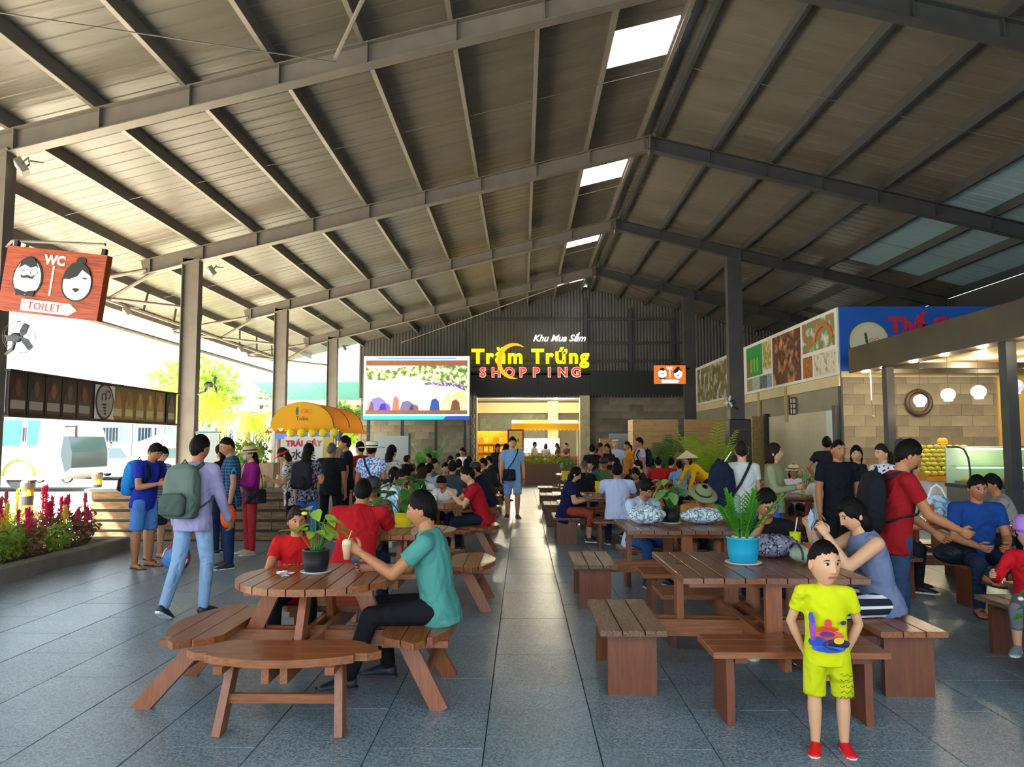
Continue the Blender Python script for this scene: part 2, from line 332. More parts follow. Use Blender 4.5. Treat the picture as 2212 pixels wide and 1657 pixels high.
# ================================================================== PICNIC TABLES
def wood(key, a, b_, rough, ax):
    m = mat(key, a, rough, 0, bump=.08, bs=30, col2=b_, vs=7, stretch=(9, .8, 9) if ax == 'y' else (.8, 9, 9), spec=.5); return m
W_y = wood('varnished_wood', '#9a5c33', '#774425', .3, 'y'); W_x = wood('varnished_wood_x', '#9a5c33', '#774425', .3, 'x')
W_z = mat('varnished_wood_upright', '#945530', .35, 0, col2='#7c4526', vs=7, stretch=(9, 9, .8))
W_d = mat('varnished_wood_red', '#7a4226', .35, 0, col2='#66341e', vs=6, stretch=(6, 6, .8))
W_worn = mat('worn_wood', '#8f6a4e', .4, 0, bump=.5, bs=45, col2='#50362a', vs=16, stretch=(5, .6, 5))
W_top = mat('table_top_wood', '#86563a', .26, 0, bump=.12, bs=40, col2='#684030', vs=10, stretch=(6, .7, 6))
def dup(root, loc, rz=0, label=None):
    r = root.copy(); C.objects.link(r); r.location = loc; r.rotation_euler = (0, 0, rz)
    if label: r['label'] = label
    for ch in list(root.children):
        c = ch.copy(); C.objects.link(c); c.parent = r
        for g_ in ch.children: d = g_.copy(); C.objects.link(d); d.parent = c
    return r
def circ_plank(x0, x1, rad, z0, z1, n=7):
    """strip x0..x1 of a disc"""
    up = [(x0 + (x1 - x0) * i / n) for i in range(n + 1)]; h = lambda x: math.sqrt(max(.0004, rad * rad - x * x))
    return MB().prism([(x, -h(x)) for x in up] + [(x, h(x)) for x in reversed(up)], z0, z1)
def round_table(name, label, loc, feet=(.75, .84, .84, .98), Rt=.51, zt_=.745):
    t = thing(name, label, 'picnic table', loc, 0, 'round picnic tables')
    n = 9; wd = 2 * Rt / n
    for i in range(n):
        x0 = -Rt + i * wd; circ_plank(x0 + .004, x0 + wd - .004, Rt, zt_ - .042, zt_).build('tabletop_plank', W_y, t)
    for s in (-.2, .2): B((0, s, zt_ - .066), (.8, .07, .045)).build('top_cleat', W_x, t)
    for a in range(4):
        m = MX.Rotation(a * math.pi / 2, 3, 'Z'); P = lambda x, y, z: m @ V((x, y, z))      # front bench is a = 0, at -y
        MB().bar(P(0, -.27, zt_ - .05), P(0, -.42, .36), .045, .1, up=P(0, 1, 0)).build('table_leg', W_z, t)
        for s in (-1, 1): MB().bar(P(s * .05, 0, .365 - .004 * (a % 2)), P(s * .05, -.86, .365), .04, .1).build('cross_beam', W_x if a % 2 else W_y, t)
        # bench seat: straight inner edge at .47, outer arc to .905
        ri, ro, hl = .47, .905, .545
        out = lambda x: -(.7 + (ro - .7) * math.cos(x / hl * math.pi / 2) ** .8 if abs(x) < hl else .7)
        for k in range(3):
            y0 = ri + (ro - ri) * k / 3 + .003; y1 = ri + (ro - ri) * (k + 1) / 3 - .003; pts = []
            xs = [hl * (-1 + 2 * i / 16) for i in range(17)]
            def lim(x): return min(y1, -out(x)), max(y0, ri + max(0, abs(x) - .38) * 1.35)
            keep = [(x,) + lim(x) for x in xs]; keep = [q for q in keep if q[1] > q[2] + .004]
            if len(keep) < 3: continue
            poly = [m @ V((x, -h, 0)) for x, h, l in keep] + [m @ V((x, -l, 0)) for x, h, l in reversed(keep)]
            MB().prism([(p.x, p.y) for p in poly], .408, .45).build('seat_plank', W_x if a % 2 == 0 else W_y, t)
        fr = feet[a]
        for s in (-1, 1):
            MB().bar(P(s * .3, -.62, .405), P(s * .335, -fr, 0.0), .045, .1, up=P(0, 1, 0)).build('bench_leg', W_z, t)
            B(P(s * .3, -.68, .388), (.05, .4, .04) if a % 2 == 0 else (.4, .05, .04)).build('seat_cleat', W_z, t)
        yy = .62 + (fr - .62) * .55; MB().bar(P(-.3, -yy, .19), P(.3, -yy, .19), .035, .05).build('stretcher', W_x if a % 2 == 0 else W_y, t)
    return t
def square_table(name, label, loc, worn=True, hw=.58, bi=.66, bo=1.085, zt_=.77):
    t = thing(name, label, 'picnic table', loc, 0, 'square picnic tables'); n = 9; wd = 2 * hw / n
    me = B((0, 0, 0), (wd - .008, 2 * hw, .036), ch=.004).mesh('tabletop_plank', W_top)
    for i in range(n): ob('tabletop_plank', me, t, (-hw + (i + .5) * wd, 0, zt_ - .018))
    for s in (-.38, .38): B((0, s, zt_ - .063), (1.0, .06, .05)).build('top_cleat', W_x, t)
    for a in range(4):
        m = MX.Rotation(a * math.pi / 2, 3, 'Z'); P = lambda x, y, z: m @ V((x, y, z)); along = a % 2 == 0
        d = (lambda x, y, z: (x, y, z)) if along else (lambda x, y, z: (y, x, z))
        bi_, bo_ = (bi - .1, bo - .1) if a == 0 else (bi, bo)
        B(P(0, -.49, .57), d(.1, .045, .4)).build('table_leg', W_z, t)
        for s in (-1, 1): MB().bar(P(s * .06, 0, .36 - .012 * (a % 2)), P(s * .06, -bo_ + .06, .36), .04, .11).build('cross_beam', W_x if a % 2 else W_y, t)
        for k in range(3):
            w_ = (bo_ - bi_) / 3; B(P(0, -bi_ - (k + .5) * w_, .412), d(.99, w_ - .008, .036), ch=.003).build('seat_plank', (W_worn if worn and a in (3,) else (W_x if along else W_y)), t)
        for s in (-1, 1):
            B(P(s * .39, -(bi_ + bo_) / 2, .197), d(.045, .31, .394)).build('bench_slab_leg', W_d, t)
            B(P(s * .33, -(bi_ + bo_) / 2, .375), d(.07, .34, .035)).build('seat_cleat', W_d, t)
    return t
RT0 = round_table('round_picnic_table', 'round reddish wooden picnic table with curved benches, nearest in the foreground', (-1.33, 5.07, 0))
for x, y, l in ((-1.17, 7.75, 'round picnic table behind the teal shirt man, with drinks on it'), (-1.24, 11.1, 'round picnic table where the man in red polo leans'),
                (-1.3, 14.2, 'round picnic table in the middle of the seated left crowd'), (-1.35, 17.4, 'round picnic table beside the walking man in light blue'),
                (-1.4, 20.8, 'round picnic table second before the big screen'), (-3.3, 22.3, 'round picnic table below the middle of the screen'), (-4.1, 19.0, 'round picnic table under the left end of the screen'), (-1.4, 24.2, 'round picnic table furthest back, under the screen')):
    dup(RT0, (x, y, 0), 0, l)
ST0 = square_table('square_picnic_table', 'square wooden picnic table with turquoise pot, behind the boy in yellow', (1.57, 5.42, 0))
for x, y, l in ((1.58, 8.0, 'square picnic table with black pot and white bags on it'), (1.57, 12.7, 'square picnic table where the navy blouse woman sits'),
                (1.5, 15.3, 'square picnic table with yellow pot, behind the man in black'), (1.5, 18.0, 'empty square picnic table beside the aisle, far half'), (1.5, 21.0, 'square picnic table nearest the shop doorway'),
                (4.6, 5.65, 'square picnic table at the right edge beside the purple cap girl'), (4.75, 8.5, 'square picnic table behind the blue polo man'), (4.45, 12.6, 'square picnic table with green pot near the straw hat woman'),
                (4.4, 15.6, 'square picnic table behind the green pot table'), (4.3, 18.6, 'square picnic table by the conical hat vendor')):
    dup(ST0, (x, y, 0), 0, l)
# ================================================================== PEOPLE
def cloth(key, a, kind='plain', b_='#ffffff', sc_=14, rough=.85, c='#222222'):
    """woven cloth with folds; stripes, checks and prints are flat pattern"""
    if key in MATS: return MATS[key]
    m = bpy.data.materials.new(key); MATS[key] = m; m.use_nodes = True; nt = m.node_tree; N = nt.nodes; L = nt.links; p = N['Principled BSDF']
    p.inputs['Roughness'].default_value = rough; p.inputs['Specular IOR Level'].default_value = .2
    tc = N.new('ShaderNodeTexCoord'); sep = N.new('ShaderNodeSeparateXYZ'); L.new(tc.outputs['Object'], sep.inputs[0])
    def sq(o, k, th):
        a_ = N.new('ShaderNodeMath'); a_.operation = 'MULTIPLY'; a_.inputs[1].default_value = k; L.new(o, a_.inputs[0])
        f_ = N.new('ShaderNodeMath'); f_.operation = 'FRACT'; L.new(a_.outputs[0], f_.inputs[0])
        g_ = N.new('ShaderNodeMath'); g_.operation = 'LESS_THAN'; g_.inputs[1].default_value = th; L.new(f_.outputs[0], g_.inputs[0]); return g_.outputs[0]
    def mix(f_, x, y):
        q = N.new('ShaderNodeMixRGB')
        for i, v in ((0, f_), (1, x), (2, y)):
            if hasattr(v, 'is_linked'): L.new(v, q.inputs[i])
            else: q.inputs[i].default_value = v
        return q.outputs[0]
    A, Bc, Cc = lin(a), lin(b_), lin(c); out = None
    if kind == 'stripe': out = mix(sq(sep.outputs[2], sc_, .3), A, Bc)
    elif kind == 'vstripe': out = mix(sq(sep.outputs[0], sc_, .4), A, Bc)
    elif kind == 'plaid': out = mix(sq(sep.outputs[0], sc_, .14), mix(sq(sep.outputs[2], sc_, .14), mix(sq(sep.outputs[0], sc_ * .5, .5), A, Cc), Bc), Bc)
    elif kind in ('print', 'spots'):
        v = N.new('ShaderNodeTexVoronoi' if kind == 'spots' else 'ShaderNodeTexNoise'); v.inputs['Scale'].default_value = sc_; L.new(tc.outputs['Object'], v.inputs['Vector'])
        r = N.new('ShaderNodeValToRGB'); r.color_ramp.interpolation = 'CONSTANT'; r.color_ramp.elements[0].color = (Bc if kind == 'spots' else A)
        e = r.color_ramp.elements[1]; e.position = .3 if kind == 'spots' else .5; e.color = A if kind == 'spots' else Bc
        if kind == 'print': e3 = r.color_ramp.elements.new(.6); e3.color = Cc
        L.new(v.outputs[0], r.inputs[0]); out = r.outputs[0]
    n = N.new('ShaderNodeTexNoise'); n.inputs['Scale'].default_value = 4; n.inputs['Detail'].default_value = 2.5; n.inputs['Distortion'].default_value = .8; L.new(tc.outputs['Object'], n.inputs['Vector'])
    bp = N.new('ShaderNodeBump'); bp.inputs['Strength'].default_value = .9; bp.inputs['Distance'].default_value = .09; L.new(n.outputs[0], bp.inputs['Height']); L.new(bp.outputs[0], p.inputs['Normal'])
    if out is None: p.inputs['Base Color'].default_value = A
    else: L.new(out, p.inputs['Base Color'])
    return m
SK = [mat('skin_a', '#bd835d', .5, spec=.35), mat('skin_b', '#aa704c', .5, spec=.35), mat('skin_c', '#cd9a75', .5, spec=.35), mat('skin_d', '#a06a48', .5, spec=.35)]
M_lip = mat('lips', '#a85a50', .45); M_eyew = mat('eye_white', '#e8e4de', .3); M_dark = mat('eye_dark', '#1a1412', .35)
HB = mat('black_hair', '#0e0b09', .6, spec=.12, bump=.5, bs=90, stretch=(1, 1, .12)); HBR = mat('brown_hair', '#2a1b12', .6, spec=.12, bump=.5, bs=90, stretch=(1, 1, .12)); HG = mat('grey_hair', '#4a4642', .65, bump=.5, bs=90)
def head_pts(nu, nv, feat=True):
    t = np.arange(nu) * 2 * np.pi / nu; f = np.linspace(0.03, np.pi - .03, nv); T, F = np.meshgrid(t, f)
    x = .074 * np.sin(F) * np.sin(T); y = -.093 * np.sin(F) * np.cos(T); z = .117 * np.cos(F); tz = z / .117; low = np.clip(-tz, 0, 1)
    x = x * (1 - .32 * low ** 1.7); y = np.where(y > 0, y * (1 - .38 * low ** 1.2), y * (1 - .1 * low ** 2)); x = x * (1 + .05 * np.exp(-((tz - .3) / .4) ** 2))
    if feat:
        fr = np.clip(-y / .03, 0, 1); ax = np.abs(x); q = (.022 - z) / .058
        amp = np.where((q > 0) & (q <= 1), .004 + .018 * q, 0) + np.where((q > 1) & (q < 1.25), .022 * (1.25 - q) / .25, 0)
        y = y - fr * amp * np.exp(-(x / (.008 + .006 * np.clip(q, 0, 1.2))) ** 2)
        y = y + fr * .008 * np.exp(-((ax - .031) / .015) ** 2 - ((z - .006) / .012) ** 2)
        y = y - fr * .006 * np.exp(-(x / .021) ** 2 - ((z + .064) / .009) ** 2) + fr * .005 * np.exp(-(x / .02) ** 2 - ((z + .064) / .003) ** 2)
        y = y - fr * .007 * np.exp(-(x / .02) ** 2 - ((z + .1) / .015) ** 2) - fr * .004 * np.exp(-((z - .025) / .007) ** 2 - ((ax - .025) / .02) ** 2)
    return T, np.stack([x, y, z], -1)
def grid_faces(nu, nv):
    fs = [(i * nu + j, i * nu + (j + 1) % nu, (i + 1) * nu + (j + 1) % nu, (i + 1) * nu + j) for i in range(nv - 1) for j in range(nu)]
    return fs + [tuple(range(nu - 1, -1, -1)), tuple((nv - 1) * nu + j for j in range(nu))]
def make_head(lod):
    nu, nv = ((72, 64), (40, 34), (24, 20))[lod]; T, P = head_pts(nu, nv); b = MB(); pts = P.reshape(-1, 3); fs = grid_faces(nu, nv)
    b.add(pts.tolist(), fs)
    for i, f in enumerate(fs[:-2]):
        c = pts[list(f)].mean(0)
        if c[1] < -.06 and abs(c[0]) < .021 and abs(c[2] + .064) < .0085 - .003 * (abs(c[0]) / .021): b.m[i] = 1
    for s in (-1, 1):
        b.ell((s * .076, .01, -.006), (.008, .018, .029), 8, 6, 0)
        if lod < 2: b.ell((s * .031, -.0735, .006), (.0135, .007, .0068), 12, 8, 2); b.ell((s * .031, -.0765, .006), (.0062, .0052, .0062), 10, 8, 3)
        else: b.ell((s * .031, -.0755, .006), (.012, .006, .005), 8, 6, 3)
        b.tube([(s * .014, -.089, .0235), (s * .03, -.0865, .027), (s * .048, -.076, .022)], [.0028, .0036, .002], 5, True, 3)
        if lod == 0: b.tube([(s * .0185, -.081, .0075), (s * .031, -.0825, .0135), (s * .044, -.076, .0085)], [.0012, .0018, .0012], 5, True, 3)
    return b
HEADS = {}
def hair_shell(style, lod, seed):
    nu, nv = ((60, 44), (32, 26), (22, 18))[lod]; T, P = head_pts(nu, nv, False); rng = np.random.RandomState(seed)
    a = np.abs((T + np.pi) % (2 * np.pi) - np.pi)     # 0 front, pi back
    K = {'short': (.056, .012, -.03, -.095), 'crop': (.064, .026, -.012, -.08), 'bowl': (.04, -.01, -.045, -.1), 'long': (.062, .0, -.075, -.12), 'bob': (.055, -.02, -.1, -.12), 'up': (.06, .02, -.02, -.07), 'bald': (.3, .3, .02, -.05)}[style]
    hl = np.interp(a, [0, .55, 1.0, 1.45, 1.95, np.pi], [K[0], K[0], K[1] + .02, K[1], K[2], K[3]])
    hl = hl + .006 * np.sin(T * 7 + seed) + .004 * np.sin(T * 17 + seed) + rng.uniform(-.004, .004, hl.shape)
    h = 1 / (1 + np.exp(-(P[..., 2] - hl) / .005)); vol = {'crop': .09, 'short': .17, 'bald': .03}.get(style, .17)
    top = np.clip(P[..., 2] / .117, 0, 1); r = .95 + h * (.05 + vol * (.55 + .45 * top) + rng.uniform(-.02, .02, h.shape)); Q = P * r[..., None]; return MB().add(Q.reshape(-1, 3).tolist(), grid_faces(nu, nv))
def hat_mesh(kind, lod=1):
    b = MB(); n = 24
    if kind in ('cap', 'visor'):
        if kind == 'cap': b.lathe([(.088, .02), (.093, .04), (.09, .075), (.075, .11), (.045, .128), (.0, .133)], (0, .004, 0), n, sy=1.16)
        else: b.lathe([(.084, .02), (.09, .022), (.09, .055), (.084, .056)], (0, .004, 0), n, sy=1.16)
        pl = [(.08 * math.cos(t) * 1.05, -.085 - .085 * math.sin(t)) for t in np.linspace(0, math.pi, 13)]
        b.prism([(x, y) for x, y in pl] + [(-.08, -.06), (.08, -.06)], .028, .036, fr=lambda x, y, z: (x, y, z - (x * x) * 2.2 + (y + .08) * .25))
    elif kind == 'wide': b.lathe([(.2, .028), (.21, .034), (.16, .042), (.1, .045), (.095, .06), (.09, .11), (.075, .128), (0, .132)], (0, 0, 0), n, sy=1.1); b.lathe([(.0965, .046), (.098, .048), (.0945, .068), (.092, .07)], (0, 0, 0), n, k=1, sy=1.1)
    elif kind == 'straw': b.lathe([(.155, .022), (.16, .03), (.12, .04), (.095, .045), (.092, .06), (.088, .1), (.06, .125), (0, .13)], (0, 0, 0), n, sy=1.12); b.lathe([(.094, .046), (.096, .048), (.0925, .066), (.09, .068)], (0, 0, 0), n, k=1, sy=1.12)
    elif kind == 'cone': b.lathe([(.235, .03), (.24, .034), (0, .2)], (0, 0, 0), 28)
    return b
def add_hand(b, w_, d, nrm, s, thumb, curl=.5, n=6, k=0):
    d = V(d).normalized(); nrm = V(nrm); nrm = (nrm - d * nrm.dot(d)); nrm.normalize(); sd = d.cross(nrm) * thumb; w_ = V(w_)
    b.tube([w_ - d * .02 * s, w_ + d * .02 * s, w_ + d * .055 * s, w_ + d * .088 * s, w_ + d * .096 * s], 1, 10, True, k, up=nrm, el=[(.022 * s, .018 * s), (.03 * s, .017 * s), (.038 * s, .016 * s), (.037 * s, .013 * s), (.03 * s, .008 * s)])
    for i, (o, l) in enumerate(((.028, .068), (.01, .078), (-.009, .072), (-.027, .056))):
        p = w_ + d * .082 * s + sd * o * s; an = .15; P = [p]; q = d + sd * o * 2; q.normalize()
        for seg in (.45, .32, .23):
            an += curl * (.55 + .1 * i); v = q * math.cos(an) + nrm * math.sin(an); p = p + v * l * seg * s; P.append(p)
        b.tube(P, [.0095 * s, .0088 * s, .008 * s, .005 * s], n, True, k)
    p = w_ + d * .022 * s + sd * .028 * s; v1 = (d * .75 + sd * .6 + nrm * .3).normalized(); v2 = (d * .95 + sd * .05 + nrm * (.35 + curl * .4)).normalized()
    b.tube([p, p + v1 * .04 * s, p + v1 * .04 * s + v2 * .025 * s, p + v1 * .04 * s + v2 * .045 * s], [.013 * s, .0115 * s, .01 * s, .006 * s], n, True, k)
ARM = {'down': ((.16, .03, -1), (.04, -.16, -1)), 'fwd': ((.12, -.2, -1), (-.32, -.95, .18)), 'table': ((.22, -.6, -.75), (-.42, -.9, -.02)), 'lean': ((.12, -.75, -.65), (-.3, -.9, -.15)), 'face': ((.05, -.75, -.5), (-.42, -.35, .85)),
       'mouth': ((.2, -.5, -.8), (-.6, -.62, .62)), 'back': ((.3, .3, -.9), (-.35, .15, -.9)), 'strap': ((.3, -.1, -1), (-.35, -.65, .75)), 'hip': ((.55, .25, -.8), (-.45, -.4, -.7)), 'lap': ((.15, -.25, -1), (-.42, -.85, -.2)), 'out': ((.4, -.5, -.6), (.2, -.9, .1)), 'swingb': ((.12, .3, -1), (.05, .1, -1)), 'swingf': ((.12, -.3, -1), (.02, -.55, -.9)), 'hidden': ((.1, -.3, -1), (-.8, -.3, .1))}
LEG = {'stand': (((.06, .0, -1), (.0, .03, -1)),) * 2, 'walk': (((.03, -.36, -1), (.0, .12, -1)), ((.03, .2, -1), (0, .55, -1))), 'step': (((.03, -.18, -1), (.0, .1, -1)), ((.03, .1, -1), (0, .2, -1))), 'sit': (((.14, -1, -.06), (0, .08, -1)),) * 2, 'sit2': (((.14, -1, -.06), (0, -.35, -1)), ((.14, -1, -.02), (0, .15, -1))), 'perch': (((.12, -.8, -.5), (0, .25, -1)),) * 2}
RQ = []
def person(label, x, y, face, H=1.68, legs='stand', arms=('down', 'down'), lean=0, head=(0, 0), top=('tee', '#888'), bot=('long', '#333'), shoe='#222222', hair=('short', HB), hat=None, skin=0, lod=2, bw=1., z=0, child=False, fem=False, lname=None, curl=.6, seat=None, neck=1., sole=None, thin=1., tuck=0):
    s = H / 1.7; hs = s if not child else .8 + .15 * H; hipz = (.54 if not child else .47) * H; tl = (.305 if not child else .305) * H
    root = thing('person', label, 'person', (x, y, z), R(face)); voxel = (.0105, .015, .021)[lod] * (1 if not child else .75); nseg = (12, 10, 8)[lod]
    lg = LEG[legs] if isinstance(legs, str) else legs; th_l, sh_l = .245 * H * (1 if not child else .9), .24 * H * (1 if not child else .88)
    if seat is not None: hipz = seat + .085 * s
    hipw = .088 * s * bw; kn = []; an = []
    for i, sx in enumerate((1, -1)):
        hp = V((sx * hipw, 0, 0)); d1 = V((sx * lg[i][0][0], lg[i][0][1], lg[i][0][2])).normalized(); d2 = V((sx * lg[i][1][0], lg[i][1][1], lg[i][1][2])).normalized()
        k_ = hp + d1 * th_l; kn.append(k_); an.append(k_ + d2 * sh_l)
    if seat is None: hipz = -min(a.z for a in an) + .075 * s
    up = V((0, 0, hipz)); kn = [k_ + up for k_ in kn]; an = [a + up for a in an]; hips = [up + V((sx * hipw, 0, 0)) for sx in (1, -1)]
    rl = MX.Rotation(R(lean), 3, 'X'); T = lambda p: up + rl @ V(p)
    # ---- torso
    shw = .178 * s * bw * (.9 if fem else 1); shz = tl * .86; sh = [T((sx * shw, .01 * s, shz)) for sx in (1, -1)]
    def torso(b, o, hem=-.07, topz=1.0):
        rings = [(hem * s, .176 * bw, .132), (0, .172 * bw, .128), (.22 * tl, (.142 if fem else .155) * bw, .11), (.48 * tl, .158 * bw, .118), (.7 * tl, .168 * bw * (.95 if fem else 1), .118), (.85 * tl, .155 * bw, .1), (.94 * tl, .105 * bw, .08)] + ([(topz * tl, .06, .06)] if topz else [])
        P = [T((0, (.012 * s if 0 < r_[0] < .8 * tl else .02 * s), r_[0])) for r_ in rings]; b.tube(P, 1, 16, True, el=[(r_[1] * s * thin + o, r_[2] * s * thin + o) for r_ in rings], up=rl @ V((0, 1, 0)) if False else (0, 0, 1))
    nb = T((0, .012 * s, tl * .97)); hr = MX.Rotation(R(lean * .45 + head[0]), 3, 'X') @ MX.Rotation(R(head[1]), 3, 'Z')
    hp_ = nb + (MX.Rotation(R(lean * .7), 3, 'X') @ V((0, -.014 * s, .036 * s * neck))) + MX.Rotation(R(lean * .45 + head[0]), 3, 'X') @ V((0, -.012 * hs, .105 * hs))
    body = MB(); torso(body, -.022 * s, .0, 0)
    body.tube([nb - V((0, 0, .06 * s)), nb + (hp_ - nb) * .35, hp_ + hr @ V((0, .02 * hs, -.04 * hs))], [.062 * s, .054 * s, .052 * hs], 12)
    el = []; wr = []; dirs = []
    for i, sx in enumerate((1, -1)):
        a = arms[i]; a = ARM[a] if isinstance(a, str) else a
        d1 = V((sx * a[0][0], a[0][1], a[0][2])).normalized(); d2 = V((sx * a[1][0], a[1][1], a[1][2])).normalized()
        e = sh[i] + d1 * .165 * H; el.append(e); wr.append(e + d2 * .148 * H); dirs.append((d1, d2))
        body.capsule(sh[i], e, .048 * s * bw, .038 * s * bw, nseg); body.capsule(e, e + d2 * .06 * H, .039 * s * bw, .038 * s * bw, nseg); body.capsule(e + d2 * .055 * H, wr[i], .038 * s * bw, .025 * s * bw, nseg)
    lw = bw ** .5
    for i in (0, 1):
        body.capsule(hips[i], kn[i], .078 * s * lw, .054 * s * lw, nseg); d = an[i] - kn[i]; body.capsule(kn[i], kn[i] + d * .3, .053 * s * lw, .057 * s * lw, nseg); body.capsule(kn[i] + d * .3, an[i], .056 * s * lw, .036 * s * lw, nseg)
    ext = MB()
    if lod not in HEADS: HEADS[lod] = make_head(lod)
    hb = HEADS[lod]; ext.add([hp_ + hr @ (V(p) * hs * 1.02) for p in hb.v], hb.f); ext.m = list(hb.m)
    for i, sx in enumerate((1, -1)):
        d1, d2 = dirs[i]; dn = abs(d2.z) < .5 and d2.y < -.5; nr = V((0, 0, -1)) if dn and arms[i] in ('table', 'lean') else V((-sx, -.1, .1)) if abs(d2.x) < .75 else V((0, .6, -.4))
        if arms[i] in ('face',): nr = V((0, .8, -.6))
        add_hand(ext, wr[i], d2, nr, s * (.95 if fem else 1), -sx if nr.z == -1 else -sx, curl, (7, 6, 5)[lod])
    # ---- feet
    fd = []
    for i, sx in enumerate((1, -1)):
        dz = an[i] - kn[i]; f_ = V((sx * .18, -1, 0)).normalized(); liftd = an[i].z - .075 * s
        if legs == 'walk' and i == 1: f_ = V((0, -.72, -.7)).normalized()
        elif dz.normalized().y > .35: f_ = V((0, -.86, -.5)).normalized()
        fd.append(f_); u = V((1, 0, 0)).cross(f_); u = u if u.z > 0 else -u; a0 = an[i] - u * .03 * s
        def footloft(b, g, n=10, kk=None):
            Z = [(-.055, -.005, .012, .015), (-.045, -.005, .03, .034), (0, 0, .036, .042), (.06, -.008, .04, .034), (.12, -.02, .045, .024), (.165, -.028, .04, .018), (.19, -.032, .022, .011)]
            b.tube([a0 + f_ * q[0] * s + u * q[1] * s for q in Z], 1, n, True, kk, up=u, el=[(q[2] * s * g, q[3] * s * g) for q in Z])
        def soleplate(b, g=1.0, t=.02, lift=0):
            pl = [(-.06, .022), (-.03, .034), (.04, .036), (.11, .047), (.165, .042), (.2, .02)]; sd = f_.cross(u)
            pts = [(q, w_) for q, w_ in pl] + [(q, -w_) for q, w_ in reversed(pl)]
            b.prism([(q * s * g, w_ * s * g) for q, w_ in pts], (-.046 - lift) * s, (-.046 - lift + t) * s, fr=lambda x_, y_, z_: a0 + f_ * x_ + sd * y_ + u * z_)
        if isinstance(shoe, str) and shoe != 'sandal' and shoe != 'bare':
            b = MB(); footloft(b, 1.16); so = b.build('shoe', mat('shoe' + shoe, shoe, .5), root, True)
            b = MB(); soleplate(b, 1.04); b.build('sole', mat('sole' + (sole or '#d8d8d4'), sole or '#d8d8d4', .7), so)
        else:
            footloft(ext, 1, kk=0)
            if shoe == 'sandal':
                b = MB(); soleplate(b, 1.12, .018); sd = f_.cross(u)
                b.tube([a0 + f_ * .09 * s + sd * .045 * s - u * .03 * s, a0 + f_ * .1 * s + u * .018 * s, a0 + f_ * .09 * s - sd * .045 * s - u * .03 * s], .013 * s, 6); b.build('sandal', mat('sandal', '#2c211b', .7), root)
    bo = body.build('body', [SK[skin], M_lip, M_eyew, M_dark], root, True); RQ.append((bo, voxel * .9, 3, ext))
    # ---- top
    kind, tcol = top[0], top[1]; tm = tcol if not isinstance(tcol, str) else cloth('cloth' + tcol, tcol); b = MB(); loose = .006 * s
    hem = {'tank': -.1, 'dress': -.3, 'blouse': -.16}.get(kind, -.12) - (0 if seat is None else -.02)
    torso(b, loose, hem)
    if kind == 'blouse': b.tube([T((0, .01, .1 * tl)), T((0, .02 * s, -.2 * s))], 1, 14, True, el=[(.165 * s * bw, .125 * s), (.2 * s * bw, .16 * s)])
    for i in (0, 1):
        d1, d2 = dirs[i]; q = T((0, .01 * s, shz + .012 * s))
        if kind == 'tank': b.capsule(T(((1, -1)[i] * shw * .62, .012 * s, shz + .02 * s)), T(((1, -1)[i] * shw * .55, .01 * s, shz * .7)), .045 * s, .06 * s, nseg); continue
        b.capsule(q + (sh[i] - q) * .35, sh[i], .066 * s, .063 * s * bw, nseg)
        if kind in ('long', 'jacket'):
            b.capsule(sh[i], el[i], .062 * s * bw, .052 * s * bw, nseg); b.capsule(el[i], el[i] + d2 * .138 * H, .052 * s * bw, .038 * s * bw, nseg)
        else: b.tube([sh[i] - d1 * .02, sh[i] + d1 * .04 * H, sh[i] + d1 * (.095 if kind != 'cap' else .06) * H], [.06 * s * bw, .061 * s * bw, .06 * s * bw], nseg)
    to = b.build({'tee': 't_shirt', 'polo': 'polo_shirt', 'shirt': 'shirt', 'long': 'long_sleeved_top', 'jacket': 'jacket', 'tank': 'tank_top', 'blouse': 'blouse', 'dress': 'dress', 'cap': 'cap_sleeved_top'}[kind], tm, root, True); RQ.append((to, voxel, 4, None))
    if kind in ('polo', 'shirt', 'jacket'):
        b = MB()
        for sx in (1, -1): b.tube([nb + V((0, .055 * s, .02 * s)), nb + V((sx * .062 * s, .02 * s, .012 * s)), nb + V((sx * .058 * s, -.035 * s, -.012 * s)), nb + V((sx * .018 * s, -.075 * s, -.05 * s))], 1, 6, True, el=[(.02 * s, .006 * s)] * 4)
        b.build('collar', tm, to, True)
    elif lod < 2 and kind != 'tank':
        MB().tube([nb + V((.066 * s * math.sin(t), .01 * s - .068 * s * math.cos(t), .004 * s - .022 * s * max(0, math.cos(t)))) for t in np.linspace(0, 6.283, 17)], .008 * s, 6).build('neckline', tm, to, True)
    # ---- trousers
    kind, bcol = bot[0], bot[1]; bm_ = bcol if not isinstance(bcol, str) else cloth('cloth' + bcol, bcol); b = MB(); bl = {'long': 1, 'shorts': .0, 'capri': .5, 'skirt': 0}[kind]
    b.tube([T((0, .012 * s, .09 * s)), T((0, .012 * s, .0)), up + V((0, .0, -.07 * s))], 1, 16, True, el=[(.146 * s * bw, .104 * s), (.158 * s * bw, .114 * s), (.132 * s * bw, .098 * s)])
    for i in (0, 1):
        if kind in ('shorts', 'skirt'): b.tube([hips[i], hips[i] + (kn[i] - hips[i]) * .4, hips[i] + (kn[i] - hips[i]) * .97], [.09 * s * lw, .092 * s * lw, .088 * s * lw], nseg + 2)
        else:
            b.capsule(hips[i], kn[i], .088 * s * lw, .065 * s * lw, nseg); e = kn[i] + (an[i] - kn[i]) * (bl * .96); b.capsule(kn[i], e, .066 * s * lw, (.05 if bl == 1 else .058) * s * lw, nseg)
    if kind == 'skirt': b.tube([up, (kn[0] + kn[1]) / 2 + (up - (kn[0] + kn[1]) / 2) * .1], 1, 14, True, el=[(.16 * s, .12 * s), (.2 * s, .14 * s)])
